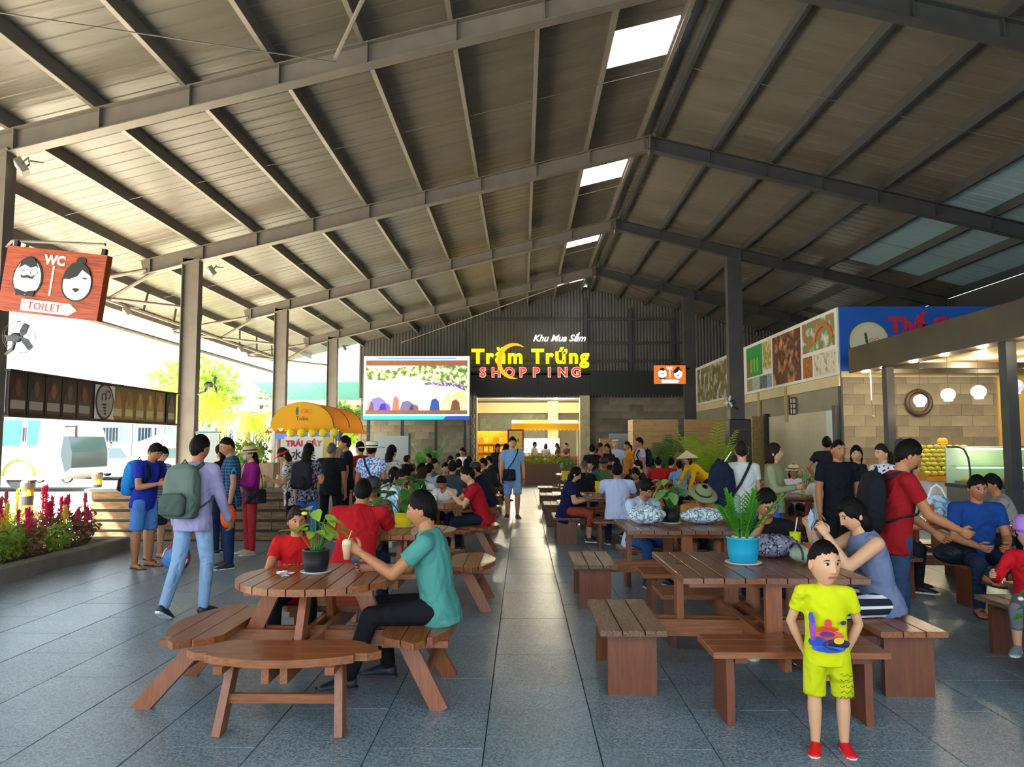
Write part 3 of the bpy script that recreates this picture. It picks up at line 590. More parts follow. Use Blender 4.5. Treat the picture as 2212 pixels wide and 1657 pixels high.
    RQ.append((b.build({'long': 'trousers', 'shorts': 'shorts', 'capri': 'cropped_trousers', 'skirt': 'skirt'}[kind], bm_, root, True), voxel, 3, None))
    # ---- hair, hat
    hm = MX.Translation(hp_) @ (hr.to_4x4()) @ MX.Scale(hs * 1.02, 4)
    def on_head(b_, name, mats, par=root):
        o = b_.build(name, mats, par, True); o.data.transform(hm); return o
    if hair:
        st, hmat = hair[0], hair[1]; b = hair_shell(st if st != 'tail' else 'up', lod, int(abs(x * 97 + y * 31)) % 999)
        if st == 'long': b.tube([(0, .05, .05), (0, .075, -.04), (0, .085, -.14), (0, .09, -.26), (0, .085, -.33)], 1, 12, True, el=[(.05, .03), (.078, .04), (.082, .04), (.075, .03), (.04, .012)])
        if st == 'bob': b.tube([(0, .03, .04), (0, .05, -.06), (0, .045, -.135)], 1, 12, True, el=[(.07, .05), (.086, .062), (.07, .045)])
        if st == 'up': b.ell((0, .1, .03), (.035, .035, .035), 10, 8)
        if st == 'tail': b.tube([(0, .085, .03), (0, .14, .01), (0, .15, -.09), (0, .13, -.17)], [.022, .03, .028, .008], 8)
        on_head(b, 'hair', hmat)
    if hat:
        on_head(hat_mesh(hat[0]), {'cap': 'cap', 'visor': 'sun_visor', 'wide': 'sun_hat', 'straw': 'straw_hat', 'cone': 'conical_hat'}[hat[0]], [hat[1], mat('hat_band', '#2a2422', .7)])
    return dict(root=root, T=T, up=up, s=s, H=H, tl=tl, sh=sh, wr=wr, el=el, dirs=dirs, hm=hm, hp=hp_, face=face, on_head=on_head, x=x, y=y, z=z, shw=shw, nb=nb, kn=kn)
def world_of(P, p): r_ = MX.Rotation(R(P['face']), 3, 'Z'); return r_ @ V(p) + V((P['x'], P['y'], P['z']))
def backpack(P, label, m1, m2, w_=.3, h=.44, d=.15):
    """pack worn on the back of a person"""
    t = thing('backpack', label, 'backpack', (P['x'], P['y'], P['z']), R(P['face'])); T = P['T']; s = P['s']; tl = P['tl']; z0 = tl * .95 - h; yb = .125 * s
    def ring(zz, wd, dp, n=18): return [(T((wd * (abs(math.cos(a)) ** .6) * (1 if math.cos(a) > 0 else -1), yb + d / 2 + dp * (abs(math.sin(a)) ** .6) * (1 if math.sin(a) > 0 else -1), zz))) for a in [2 * math.pi * i / n for i in range(n)]]
    def loft(rows, name, m, par=t):
        b = MB(); n = 18; vs = sum(rows, []); b.add(vs, [(i * n + j, i * n + (j + 1) % n, (i + 1) * n + (j + 1) % n, (i + 1) * n + j) for i in range(len(rows) - 1) for j in range(n)] + [tuple(range(n - 1, -1, -1)), tuple((len(rows) - 1) * n + j for j in range(n))]); return b.build(name, m, par, True)
    loft([ring(z0 + h * a, w_ / 2 * q, d / 2 * e) for a, q, e in ((0, .8, .7), (.04, .95, .95), (.3, 1.05, 1.1), (.7, 1, 1), (.9, .85, .8), (.98, .6, .45), (1, .3, .2))], 'bag', m1)
    yb0 = yb; yb = yb0 + d * .75; loft([ring(z0 + h * a, w_ / 2 * q * .78, d / 2 * e * .55) for a, q, e in ((.05, .7, .6), (.1, .95, 1), (.38, .95, 1), (.46, .7, .5))], 'front_pocket', m2); yb = yb0
    for sx in (1, -1):
        MB().tube([T((sx * .07 * s, yb + .02, z0 + h * .9)), T((sx * .095 * s, .05 * s, tl * .97)), T((sx * .115 * s, -.07 * s, tl * .9)), T((sx * .13 * s, -.135 * s, tl * .68)), T((sx * .17 * s, -.08 * s, tl * .4)), T((sx * .14 * s, yb, z0 + h * .2))], 1, 6, True, el=[(.026 * s, .009 * s)] * 6, up=(0, 1, 0)).build('shoulder_strap', m2, t, True)
    MB().tube([T((-.03, yb + d * .4, z0 + h)), T((0, yb + d * .4, z0 + h * 1.08)), T((.03, yb + d * .4, z0 + h))], .008, 5).build('top_handle', m2, t)
    return t
def shoulder_bag(P, label, m, side=1, w_=.26, h=.2, drop=.02, yy=0.0, front=False):
    t = thing('shoulder_bag', label, 'bag', (P['x'], P['y'], P['z']), R(P['face'])); T = P['T']; s = P['s']; tl = P['tl']; cx = side * .215 * s if not front else side * .08; cy = yy if not front else -.17 * s; cz = drop
    b = MB(); n = 12; rows = [(-.5, .86), (-.42, 1), (.35, .98), (.5, .85)]; vs = []
    for a, q in rows:
        for j in range(n):
            t_ = 2 * math.pi * j / n; ex = (abs(math.cos(t_)) ** .5) * (1 if math.cos(t_) > 0 else -1); ey = (abs(math.sin(t_)) ** .5) * (1 if math.sin(t_) > 0 else -1)
            dx, dy = (.045 * ex, w_ / 2 * q * ey) if not front else (w_ / 2 * q * ex, .045 * ey); vs.append(T((cx + side * (.0 if front else .04) + dx, cy + dy, cz + a * h)))
    b.add(vs, [(i * n + j, i * n + (j + 1) % n, (i + 1) * n + (j + 1) % n, (i + 1) * n + j) for i in range(3) for j in range(n)] + [tuple(range(n - 1, -1, -1)), tuple(3 * n + j for j in range(n))]); b.build('pouch', m, t, True)
    MB().tube([T((cx, cy - .08, cz + h * .45)), T((side * .1 * s, -.15 * s, tl * .25)), T((.0, -.155 * s, tl * .5)), T((-side * .08 * s, -.13 * s, tl * .8)), T((-side * .11 * s, -.05 * s, tl * 1.02)), T((-side * .11 * s, .06 * s, tl * 1.02)), T((-side * .05 * s, .15 * s, tl * .8)), T((.03 * s * side, .165 * s, tl * .5)), T((side * .13 * s, .14 * s, tl * .2)), T((cx, cy + .08, cz + h * .45))], 1, 6, True, el=[(.016, .006)] * 10, up=(0, 1, 0)).build('strap', m, t, True)
    return t
def finish_people():
    dg_objs = []
    for o, vox, it, ext in RQ:
        m = o.modifiers.new('r', 'REMESH'); m.mode = 'VOXEL'; m.voxel_size = vox; m.use_smooth_shade = True
        m = o.modifiers.new('s', 'SMOOTH'); m.factor = .5; m.iterations = it
    bpy.context.view_layer.update(); dg = bpy.context.evaluated_depsgraph_get(); new = []
    for o, vox, it, ext in RQ: new.append(bpy.data.meshes.new_from_object(o.evaluated_get(dg)))
    for (o, vox, it, ext), me in zip(RQ, new):
        o.modifiers.clear(); mats = [m for m in o.data.materials]; me.materials.clear()
        for m in mats: me.materials.append(m)
        if ext and ext.v:
            em = ext.mesh('x', mats, True); bm = bmesh.new(); bm.from_mesh(me)
            for f in bm.faces: f.material_index = 0
            bm.from_mesh(em); bm.to_mesh(me); bm.free(); bpy.data.meshes.remove(em)
        else: me.polygons.foreach_set('material_index', [0] * len(me.polygons))
        me.polygons.foreach_set('use_smooth', [True] * len(me.polygons)); o.data = me; me.name = o.name
# ------------------------------------------------------------------ who is where
K = cloth
black = '#15161a'; denim = '#2c4a7c'; ltdenim = '#7d9cc4'; navy = '#1b2440'
straw = mat('straw', '#cdb98a', .8, bump=.5, bs=120); whitehat = mat('white_hat', '#e4dccb', .8, bump=.4, bs=120)
# foreground
boy = person('little boy in bright yellow shirt and shorts with red shoes, standing in front', 1.6, 4.16, -14, H=1.1, child=True, legs=(((.07, .03, -1), (0, .05, -1)), ((.05, -.06, -1), (0, .03, -1))), arms=('back', 'back'), top=('tee', '#c6ca0c'), bot=('shorts', '#bec20e'), shoe='#d0101c', lod=0, skin=2, hair=('crop', HB), head=(-2, 24), neck=.7, curl=.9, sole='#f0e8e8')
girl = person('smiling girl in red t shirt behind the potted plant on the near round table', -1.66, 5.72, 12, H=1.38, seat=.45, legs='sit', arms=('table', 'table'), lean=8, head=(0, 14), top=('tee', '#b8161a'), bot=('long', black), shoe='sandal', lod=0, fem=True, skin=1, hair=('long', HBR))
teal = person('man in teal polo shirt sitting at the near round table with phone and ice cream', -.55, 5.08, -92, H=1.68, seat=.45, legs='sit2', arms=(((.12, -.72, -.7), (-.1, -.8, .5)), ((.1, -.6, -.8), (-.25, -.95, .05))), lean=9, head=(2, -4), top=('polo', '#4a8a82'), bot=('long', '#131318'), shoe='#1c1f2b', sole='#2a2d36', lod=0, skin=1, curl=1.0)
wipe = person('woman in blue grey tank top wiping her face with a pale cloth', 2.47, 5.45, -86, H=1.62, seat=.43, legs='sit', arms=(((.0, -.8, -.6), (-.25, -.45, .9)), ((.1, -.85, -.45), (-.3, -.4, .85))), lean=14, head=(12, 0), top=('tank', K('tank_stripe', '#6a7594', 'plain')), bot=('long', K('bag_stripe', '#22232e', 'stripe', '#d8d8de', 16)), lod=0, fem=True, skin=2, hair=('bob', HB), shoe='sandal', curl=.9, bw=1.12)
redst = person('young man in dark red shirt with black backpack standing behind the bench', 2.86, 6.0, 84, H=1.68, legs='step', arms=(((.05, -.4, -1), (-.1, -.8, -.62)), ((.05, -.5, -1), (-.1, -.9, -.45))), lean=7, head=(16, 0), top=('tee', '#8c1018'), bot=('long', '#2b3f5c'), shoe='sandal', lod=0, skin=1, hair=('short', HB), bw=1.06)
lav = person('man in lavender top and light jeans walking away with grey green backpack', -3.1, 7.3, 168, H=1.72, legs=(((.05, .16, -1), (0, .5, -1)), ((.03, -.18, -1), (0, .1, -1))), arms=('down', 'swingf'), lean=3, top=('long', '#9d97bd'), bot=('long', '#86a3c6'), shoe='#22242c', lod=0, skin=1, hair=('short', HB), head=(4, -10))
hand = person('man in dark t shirt holding his hand over his face, behind the turquoise pot', 1.95, 6.34, -8, H=1.7, seat=.43, legs='sit', arms=('table', ((.0, -.75, -.6), (-.45, -.2, .9))), lean=18, head=(14, 18), top=('tee', black), bot=('shorts', navy), lod=0, skin=1, curl=.35)
cross = person('man in royal blue polo sitting with clasped hands, facing the camera', 4.44, 7.7, -6, H=1.72, seat=.43, legs=(((.3, -1, .02), (-.85, -.35, -.3)), ((.14, -1, -.06), (0, .1, -1))), arms=('lap', 'lap'), lean=9, top=('polo', '#173f82'), bot=('long', '#1d2740'), lod=0, skin=1, hair=('short', HB), bw=1.09, curl=1.0, shoe='sandal')
pcap = person('child in red jacket and purple cap on a bench at the right edge', 3.6, 5.58, -32, H=1.2, child=True, seat=.43, legs='sit', arms=(((.1, -.3, -1), (-.4, -.8, 0)), ((.45, -.3, -.8), (.1, -.8, .2))), lean=6, head=(0, 6), top=('jacket', '#b50e1c'), bot=('capri', '#6d7078'), shoe='#7b868e', lod=0, skin=2, hair=('bob', HB), hat=('cap', mat('purple_cap', '#a878c8', .7)), fem=True, sole='#d5dadc')
# left queue at the counter
bp1 = person('man in blue striped t shirt and denim shorts with blue backpack looking down', -4.9, 10.0, 72, H=1.66, arms=('fwd', 'fwd'), lean=9, head=(22, 0), top=('tee', K('blue_stripe', '#2030a0', 'plain')), bot=('shorts', '#4f7fc0'), shoe='sandal', lod=1, skin=1, bw=1.1, curl=.9)
person('woman with bare legs half hidden behind the blue backpack man', -5.12, 10.75, 60, H=1.6, arms=('fwd', 'fwd'), lean=8, head=(15, 0), top=('tee', K('white_stripe', '#c9c9d4', 'stripe', '#55608a', 26)), bot=('shorts', '#2a2a30'), shoe='sandal', lod=1, fem=True, skin=2, hair=('bob', HB))
plaid = person('tall man in blue checked shirt and dark jeans with a watch', -3.8, 10.0, -62, H=1.72, arms=('down', 'fwd'), head=(14, 12), top=('shirt', K('blue_plaid', '#173a5e', 'plaid', '#3f7890', 24, c='#0f2036')), bot=('long', '#1a2c52'), shoe='#1d2230', lod=1, skin=1, hair=('crop', HB))
person('dark haired person between the lavender man and the checked shirt man', -4.42, 11.3, -100, H=1.62, arms=('fwd', 'fwd'), top=('tee', black), bot=('long', navy), lod=1, fem=True, hair=('bob', HB), skin=2)
purp = person('woman in purple cardigan and red trousers with straw hat and face mask', -3.95, 11.2, -52, H=1.6, arms=('fwd', 'fwd'), top=('long', '#8a1672'), bot=('long', '#a82a2e'), shoe='#b8a890', lod=1, fem=True, skin=2, hair=('long', HB), hat=('straw', straw), head=(5, 0))
vis = person('woman with red sun visor and black and white blouse at the counter', -3.6, 12.0, -75, H=1.58, arms=('fwd', 'fwd'), lean=8, head=(20, 0), top=('blouse', K('bw_print', '#d8d8d4', 'print', '#222226', 30, c='#e8e8e4')), bot=('long', black), lod=1, fem=True, skin=2, hair=('bob', HBR), hat=('visor', mat('red_visor', '#c02838', .6)))
lhair = person('woman with long dark hair, floral dark top and bright jeans, back turned', -3.2, 11.5, 168, H=1.63, arms=('down', 'fwd'), top=('tee', K('dark_floral', '#26222c', 'print', '#8f8a98', 22, c='#3a3038')), bot=('long', '#2f63b8'), lod=1, fem=True, skin=2, hair=('long', HB))
gblk = person('grey haired man in black t shirt, back turned at the fruit cart', -3.15, 12.7, 172, H=1.64, arms=('fwd', 'down'), top=('tee', black), bot=('long', black), lod=1, hair=('crop', HG), skin=1, bw=1.1)
person('tall man in black polo looking left at the fruit cart', -3.05, 13.3, -78, H=1.76, arms=('down', 'down'), top=('polo', '#17181d'), bot=('long', black), lod=1, skin=1)
person('person with red collar behind the tall man in black polo', -3.05, 14.5, -120, H=1.66, top=('tee', '#a0222a'), bot=('long', black), lod=2, hair=('short', HB))
wh = person('man in white sun hat and blue white batik shirt with strap, back turned', -2.36, 12.05, 172, H=1.66, arms=('down', 'down'), top=('shirt', K('batik', '#d8e4f4', 'print', '#2f5fae', 26, c='#b8cdea')), bot=('long', '#2a50a8'), lod=1, skin=1, hat=('wide', whitehat))
bw_ = person('woman in pale floral top beside the white sun hat man', -2.16, 12.7, 150, H=1.6, top=('tee', K('pale_floral', '#c9c6c0', 'print', '#8c8a84', 20, c='#dcd8d0')), bot=('long', '#4a4a52'), lod=1, fem=True, hair=('long', HB), skin=2)
ctr = person('man in light blue polo and shorts with black bag walking up the aisle', -.21, 16.6, 4, H=1.78, legs='step', arms=('down', 'down'), top=('polo', K('blue_check', '#78aee0', 'plaid', '#9cc6ee', 40, c='#6ba2d6')), bot=('shorts', '#8fb0e0'), shoe='#3a3f48', lod=1, skin=2, hair=('short', HB))
# left tables
person('man in red t shirt with his back turned at the second round table', -1.52, 7.02, 176, H=1.72, seat=.45, legs='sit', arms=('table', 'table'), lean=24, head=(6, 10), top=('tee', '#a8121c'), bot=('long', navy), lod=0, skin=1, bw=1.18)
person('woman in dark cap and brown print shirt behind the second round table', -1.62, 8.42, 6, H=1.6, seat=.45, legs='sit', arms=('table', 'table'), lean=12, head=(6, 0), top=('tee', K('brown_print', '#7a5a48', 'print', '#3c2c26', 34, c='#a08068')), bot=('long', navy), lod=1, fem=True, skin=1, hair=('bob', HB), hat=('cap', mat('dark_cap', '#2a2c36', .7)))
person('woman in blue and white striped top sitting at the third round table', -1.85, 10.9, 82, H=1.6, seat=.45, legs='sit', arms=('table', 'table'), lean=14, head=(6, 0), top=('tee', K('bw_stripe', '#8fc0e8', 'vstripe', '#f0f4f8', 30)), bot=('long', denim), lod=1, fem=True, skin=3, hair=('tail', HB))
person('man in white shirt resting his hand on his head', -2.0, 11.55, 60, H=1.6, seat=.45, legs='sit', arms=('face', 'table'), lean=10, top=('tee', '#d4d6da'), bot=('long', navy), lod=1, skin=1)
wpk = person('child in white t shirt with black backpack, back turned', -1.55, 11.85, 172, H=1.55, seat=.45, legs='sit', arms=('table', 'table'), lean=4, top=('tee', '#e6e8ea'), bot=('shorts', navy), lod=1, skin=2, hair=('bowl', HBR))
person('man in red polo leaning on the third round table', -.56, 11.1, -86, H=1.7, seat=.45, legs='sit2', arms=('mouth', 'lean'), lean=20, head=(4, 0), top=('polo', '#a81222'), bot=('long', '#17202f'), shoe='#20222a', lod=1, skin=2, bw=1.08)
person('child in white leaning over the third round table', -1.1, 11.8, -20, H=1.5, seat=.45, legs='sit', arms=('lean', 'lean'), lean=30, head=(18, 0), top=('tee', '#d6d2d0'), bot=('long', navy), lod=1, skin=3)
for lab, x, y, fc, Hh, tp, kw in (
    ('man in slate grey t shirt, back turned, in the seated crowd', -1.25, 13.6, 178, 1.74, ('tee', '#3c4656'), dict(lean=16, bw=1.15)),
    ('person in light blue shirt beside the slate grey t shirt man', -1.72, 13.75, 150, 1.62, ('tee', '#a3b8cf'), dict(lean=10)),
    ('woman facing the camera with hand at her chin in the seated crowd', -1.05, 14.9, -6, 1.6, ('tee', '#b9a9a9'), dict(fem=True, skin=2, arms=('table', 'face'))),
    ('man in navy shirt and cap leaning over the crowded table', -.6, 14.3, -100, 1.72, ('tee', '#141c36'), dict(lean=26, hat=('cap', mat('dark_cap2', '#22242c', .7)), arms=('lean', 'table'))),
    ('person in white shirt behind the slate grey t shirt man', -1.5, 15.0, 10, 1.58, ('tee', '#d6d8da'), dict()),
    ('person in dark clothes at the left of the crowded table', -2.0, 14.2, 90, 1.62, ('tee', '#1d1e24'), dict(lean=14)),
    ('person in charcoal shirt, back turned at the fourth round table', -1.4, 16.75, 178, 1.66, ('tee', '#2b2d33'), dict(lean=14)),
    ('person in grey shirt at the left bench of the fourth round table', -2.1, 17.4, 90, 1.64, ('tee', '#565a62'), dict(lean=10)),
    ('person in dark green shirt facing the aisle', -.75, 17.5, -90, 1.66, ('tee', '#28332c'), dict(lean=12)),
    ('person in maroon top at the far side of the fourth table', -1.3, 18.1, 0, 1.6, ('tee', '#6a2832'), dict(fem=True, hair=('bob', HB))),
    ('person in black, back turned, below the middle of the screen', -3.3, 21.65, 175, 1.66, ('tee', '#16171b'), dict(lean=14)),
    ('person in dark blue at the left bench below the screen', -4.0, 22.3, 90, 1.64, ('tee', '#1e2a44'), dict(lean=14)),
    ('person in brown shirt across the table below the screen', -3.4, 23.0, 0, 1.62, ('tee', '#5a4438'), dict()),
    ('man in white shirt sitting below the wall post under the screen', -2.62, 22.3, -50, 1.72, ('long', '#d9dde6'), dict(skin=3)),
    ('person in cream shirt looking sideways under the screen', -2.1, 24.2, 80, 1.7, ('tee', '#d8d4c6'), dict()),
    ('man in white shirt sitting beside the lattice post', -1.75, 23.6, -40, 1.84, ('shirt', '#e6e4e4'), dict(seat=.55)),
    ('person in black shirt at the far round table', -1.4, 20.1, 178, 1.66, ('tee', '#17181c'), dict(lean=12)),
    ('person in dark grey at the far round table, right side', -.75, 20.8, -92, 1.66, ('tee', '#2c2f36'), dict(lean=14)),
    ('person in navy at the far round table, left side', -2.1, 20.9, 92, 1.66, ('tee', '#1a2238'), dict(lean=14)),
    ('person in black at the round table under the screen', -4.1, 18.4, 178, 1.66, ('tee', '#121317'), dict(lean=12)),
    ('person in dark clothing facing the camera under the screen', -4.2, 19.6, 0, 1.64, ('tee', '#23252b'), dict()),
    # right tables
    ('woman in navy blouse and rust trousers reading her phone', .7, 12.45, 88, 1.6, ('blouse', '#16184a'), dict(lean=12, fem=True, skin=2, hair=('bob', HB), arms=('fwd', 'fwd'), bot=('capri', '#9a4230'), lod=1, head=(16, 0), bw=1.12)),
    ('man in pale blue shirt, back turned, with dark hair', 1.46, 11.92, 172, 1.74, ('shirt', K('pale_blue_stripe', '#b3bde0', 'vstripe', '#c8d0ec', 50)), dict(lean=10, bot=('long', '#1e2a48'), lod=1, bw=1.1, hair=('bowl', HB))),
    ('bald man in black t shirt, back turned', 1.16, 14.5, 178, 1.72, ('tee', '#121216'), dict(lean=14, hair=('bald', HG), bw=1.15, lod=1)),
    ('man in blue shirt looking toward the camera behind the bald man', 1.38, 15.9, -4, 1.66, ('tee', '#2850a0'), dict(skin=2)),
    ('man in olive shirt and black cap', 1.72, 16.2, -10, 1.76, ('tee', '#6d6a4a'), dict(hat=('cap', mat('dark_cap3', '#1c1c20', .7)), skin=3)),
    ('woman leaning over the table beside the pale blue shirt man', 2.05, 13.45, -30, 1.58, ('tee', '#3a3b46'), dict(lean=20, fem=True, hair=('bob', HB), head=(15, 0))),
    ('boy in pale blue shirt with hand on his face behind the black pot', 1.3, 8.86, 28, 1.6, ('shirt', '#b9c9e8'), dict(lean=16, head=(22, 0), arms=(((.0, -.75, -.55), (-.5, -.3, .85)), 'table'), bot=('long', '#2a4c86'), lod=1, skin=1, hair=('bowl', HB))),
    ('person in olive bucket hat slumped over the table, orange shirt', 1.92, 8.88, 10, 1.62, ('tee', '#b5803a'), dict(lean=34, head=(18, 0), arms=('lean', 'lean'), bot=('shorts', '#3c4438'), lod=1, skin=1, hat=('straw', mat('olive_hat', '#7f8a5e', .85)))),
    ('young man in striped shirt seated low, looking right', 3.86, 8.5, 70, 1.62, ('tee', K('navy_stripe', '#20242e', 'stripe', '#8a93a4', 22)), dict(lean=16, head=(18, 0), lod=1, hair=('short', HB))),
    ('woman in straw hat and sunglasses behind the green pot', 4.68, 13.46, -6, 1.6, ('tee', '#e0dcd8'), dict(fem=True, hat=('straw', straw), hair=('bob', HB))),
    ('bald person in light shirt, back turned at the green pot table', 4.6, 11.86, 176, 1.62, ('tee', '#c8bfae'), dict(hair=('bald', HG), skin=1, lean=8)),
    ('person in dark shirt left of the straw hat woman', 3.6, 12.9, 80, 1.62, ('tee', '#1b1b1f'), dict(lean=14, hair=('bob', HB))),
    ('person in grey t shirt with cropped view at the far right table', 5.58, 8.9, -110, 1.66, ('tee', '#8e8a84'), dict(lean=18, lod=1)),
    ('person in red shirt at the back tables beside the vendor', 3.1, 17.6, 176, 1.7, ('tee', '#b01c22'), dict()),
    ('person in second red shirt at the back tables', 3.45, 18.1, 150, 1.66, ('tee', '#a8262a'), dict()),
    ('child in light blue shirt at the back tables', 3.5, 17.2, 178, 1.55, ('tee', '#7b9cd0'), dict()),
    ('woman in red striped top bending at the back tables', 4.0, 17.9, -60, 1.6, ('tee', K('red_stripe', '#a83238', 'vstripe', '#dcc8c4', 26)), dict(lean=22, fem=True)),
    ('person in black polo shirt at the empty middle tables', 2.4, 15.3, -90, 1.66, ('tee', '#222228'), dict(lean=10)),
    ('person in khaki shirt facing away behind the yellow pot', 2.3, 18.2, -88, 1.64, ('tee', '#77705a'), dict()),
    ('person in dark top at the far right back table', 5.1, 15.6, -90, 1.66, ('tee', '#26282e'), dict(lean=12)),
    ('person in beige at the left of the far right back table', 3.7, 15.2, 88, 1.62, ('tee', '#a89a84'), dict(lean=12, fem=True, hair=('bob', HB)))):
    a = dict(seat=.44, legs='sit', arms=('table', 'table'), lean=8, lod=2, bot=('long', '#23262e'), skin=random.randrange(3)); a.update(kw)
    person(lab, x, y, fc, H=Hh, top=tp, **a)
# right standing
gw = person('woman in grey white t shirt with dark drawstring bag, back turned', 2.72, 9.6, 170, H=1.65, arms=('down', 'fwd'), top=('tee', '#c9cbca'), bot=('shorts', '#4f7fc0'), lod=1, fem=True, skin=2, hair=('up', HBR))
person('woman in olive blouse and blue jeans standing by the black column', 3.12, 9.6, 58, H=1.63, arms=('fwd', 'fwd'), top=('long', '#8d936c'), bot=('long', '#2f6cb8'), lod=1, fem=True, skin=2, hair=('bob', HBR), head=(-6, 10))
person('man in black t shirt walking toward the camera on the right', 3.66, 9.0, 8, H=1.68, legs='step', arms=('down', 'down'), top=('tee', '#121420'), bot=('shorts', '#14151c'), lod=1, skin=1, hair=('crop', HB), bw=1.12)
person('man in dark t shirt, back turned, near the white door panel', 5.7, 14.5, 160, H=1.76, top=('tee', '#20222a'), bot=('long', black), lod=1, skin=1, arms=('hip', 'down'))
person('woman in white floral top facing left beside the red shirt man', 4.5, 9.7, -70, H=1.62, arms=('fwd', 'fwd'), top=('tee', K('white_floral', '#e9eaee', 'spots', '#2c3050', 22)), bot=('long', black), lod=1, fem=True, skin=2, hair=('tail', HBR))
person('woman in dark tank top facing the floral top woman', 4.52, 10.5, -20, H=1.6, top=('tank', '#22242a'), bot=('long', black), lod=1, fem=True, skin=2, hair=('bob', HB))
person('man in black cap and glasses in front of the stall', 6.1, 12.5, 0, H=1.7, top=('tee', '#32343a'), bot=('long', black), lod=1, skin=2, hair=('short', HB), hat=('cap', mat('grey_cap', '#3a3d42', .7)))
person('stall vendor in yellow cap behind the heap of green mangoes', 8.5, 15.7, -30, H=1.74, top=('tee', '#2f6b42'), bot=('long', black), lod=1, skin=1, hat=('cap', mat('yellow_cap', '#e0a818', .7)))
pp = person('man in pink shirt with dark backpack near the wooden partition', 2.97, 19.5, -80, H=1.78, top=('shirt', '#b9a3b4'), bot=('long', '#2a2c36'), lod=2, skin=1)
for lab, x, y, fc, Hh, tp, kw in (('man in pale hat and light blue shirt standing at the back', 2.48, 20.5, -10, 1.74, '#b8c4dc', dict(hat=('straw', straw))), ('woman in orange shirt standing at the back', 2.85, 20.9, -60, 1.68, '#e08a1c', dict(fem=True, hair=('tail', HBR))),
    ('woman in coral top standing at the back', 2.0, 20.0, 60, 1.64, '#d8606a', dict(fem=True, hair=('long', HBR))), ('woman in dark top with brown hair standing at the back', 2.22, 20.1, -40, 1.62, '#2c2426', dict(fem=True, hair=('long', HBR))), ('person in black t shirt, back turned, by the marble pillar', 1.74, 19.2, 178, 1.6, '#17171b', dict()),
    ('woman in dark suit walking behind the light blue polo man', -.72, 22.5, 20, 1.62, '#1c1e2e', dict(fem=True, hair=('bob', HB))), ('person with orange jacket behind the light blue polo man', -.46, 21.5, 150, 1.62, '#d8641c', dict(fem=True, hair=('long', HB))),
    ('person in white shirt inside the shop doorway', .55, 34.5, 60, 1.7, '#d8d8d4', dict()), ('shopper in grey blouse inside the shop', 1.1, 36.0, 170, 1.62, '#a8a09c', dict(fem=True, hair=('bob', HB))), ('shopper in dark patterned top inside the shop', 1.6, 35.2, -90, 1.64, '#4a3848', dict(fem=True, hair=('long', HB))), ('shopper in maroon coat at the right of the doorway', 2.0, 34.8, -60, 1.66, '#5a2a32', dict()), ('shop assistant in pale uniform behind the counter', .2, 38.5, 0, 1.66, '#c8ccd2', dict())):
    a = dict(lod=2, bot=('long', '#23262e'), skin=random.randrange(3), arms=(random.choice(('down', 'fwd')), random.choice(('down', 'fwd')))); a.update(kw); person(lab, x, y, fc, H=Hh, top=('tee', tp), **a)
person('vendor in yellow shirt and conical hat bending over the table', 3.9, 16.6, -70, H=1.6, lean=52, arms=(((.1, -.3, -1), (0, -.4, -1)), ((.1, -.4, -1), (0, -.6, -.8))), top=('long', '#e0ac10'), bot=('long', black), lod=2, fem=True, hair=('bob', HB), hat=('cone', mat('palm_leaf_hat', '#d2c39c', .8)), head=(-20, 0))
# outside in the sun
person('man in white shirt and jeans standing by the white cars', -21.5, 40, 30, H=1.7, top=('shirt', '#e6e9ec'), bot=('long', '#5f86b8'), lod=2)
person('person in pink jacket on the red motorbike', -19.5, 31.4, -80, H=1.6, seat=.78, legs='perch', arms=('lean', 'lean'), lean=14, top=('jacket', '#d88a98'), bot=('long', '#3c4a68'), lod=2)
# ------------------------------------------------------------------ worn and carried things
backpack(lav, 'grey green rucksack on the lavender man', K('sage_nylon', '#5f6f68'), K('sage_dark', '#46544e'), .34, .5, .17)
backpack(bp1, 'bright blue and black rucksack on the striped t shirt man', K('blue_nylon', '#1f78c0'), K('black_nylon', '#14161c'), .33, .46, .18)
backpack(redst, 'black backpack worn by the dark red shirt man', K('black_nylon', '#14161c'), K('black_nylon2', '#22242a'), .32, .46, .16)
backpack(lhair, 'dark rucksack worn by the long haired woman', K('black_nylon3', '#2a2630'), K('black_nylon2', '#22242a'), .3, .4, .15)
backpack(wpk, 'black and white backpack on the child in white', K('black_nylon2', '#22242a'), K('white_web', '#c8c8c8'), .26, .32, .12)
backpack(pp, 'navy backpack on the pink shirt man', K('navy_nylon', '#1a2238'), K('black_nylon', '#14161c'), .3, .44, .15)
shoulder_bag(ctr, 'black flat bag hanging across the light blue polo man', K('black_leather', '#141821', rough=.5), -1, .28, .24, .0, front=True)
shoulder_bag(wh, 'small navy sling bag of the white sun hat man', K('navy_canvas', '#1c2a4c'), -1, .16, .14, .1)
shoulder_bag(purp, 'dark shoulder bag of the purple cardigan woman', K('dark_leather', '#2a2028', rough=.5), 1, .3, .2, .0)
shoulder_bag(gw, 'black thin strap purse of the grey white t shirt woman', K('black_leather', '#141821', rough=.5), 1, .16, .12, .06)
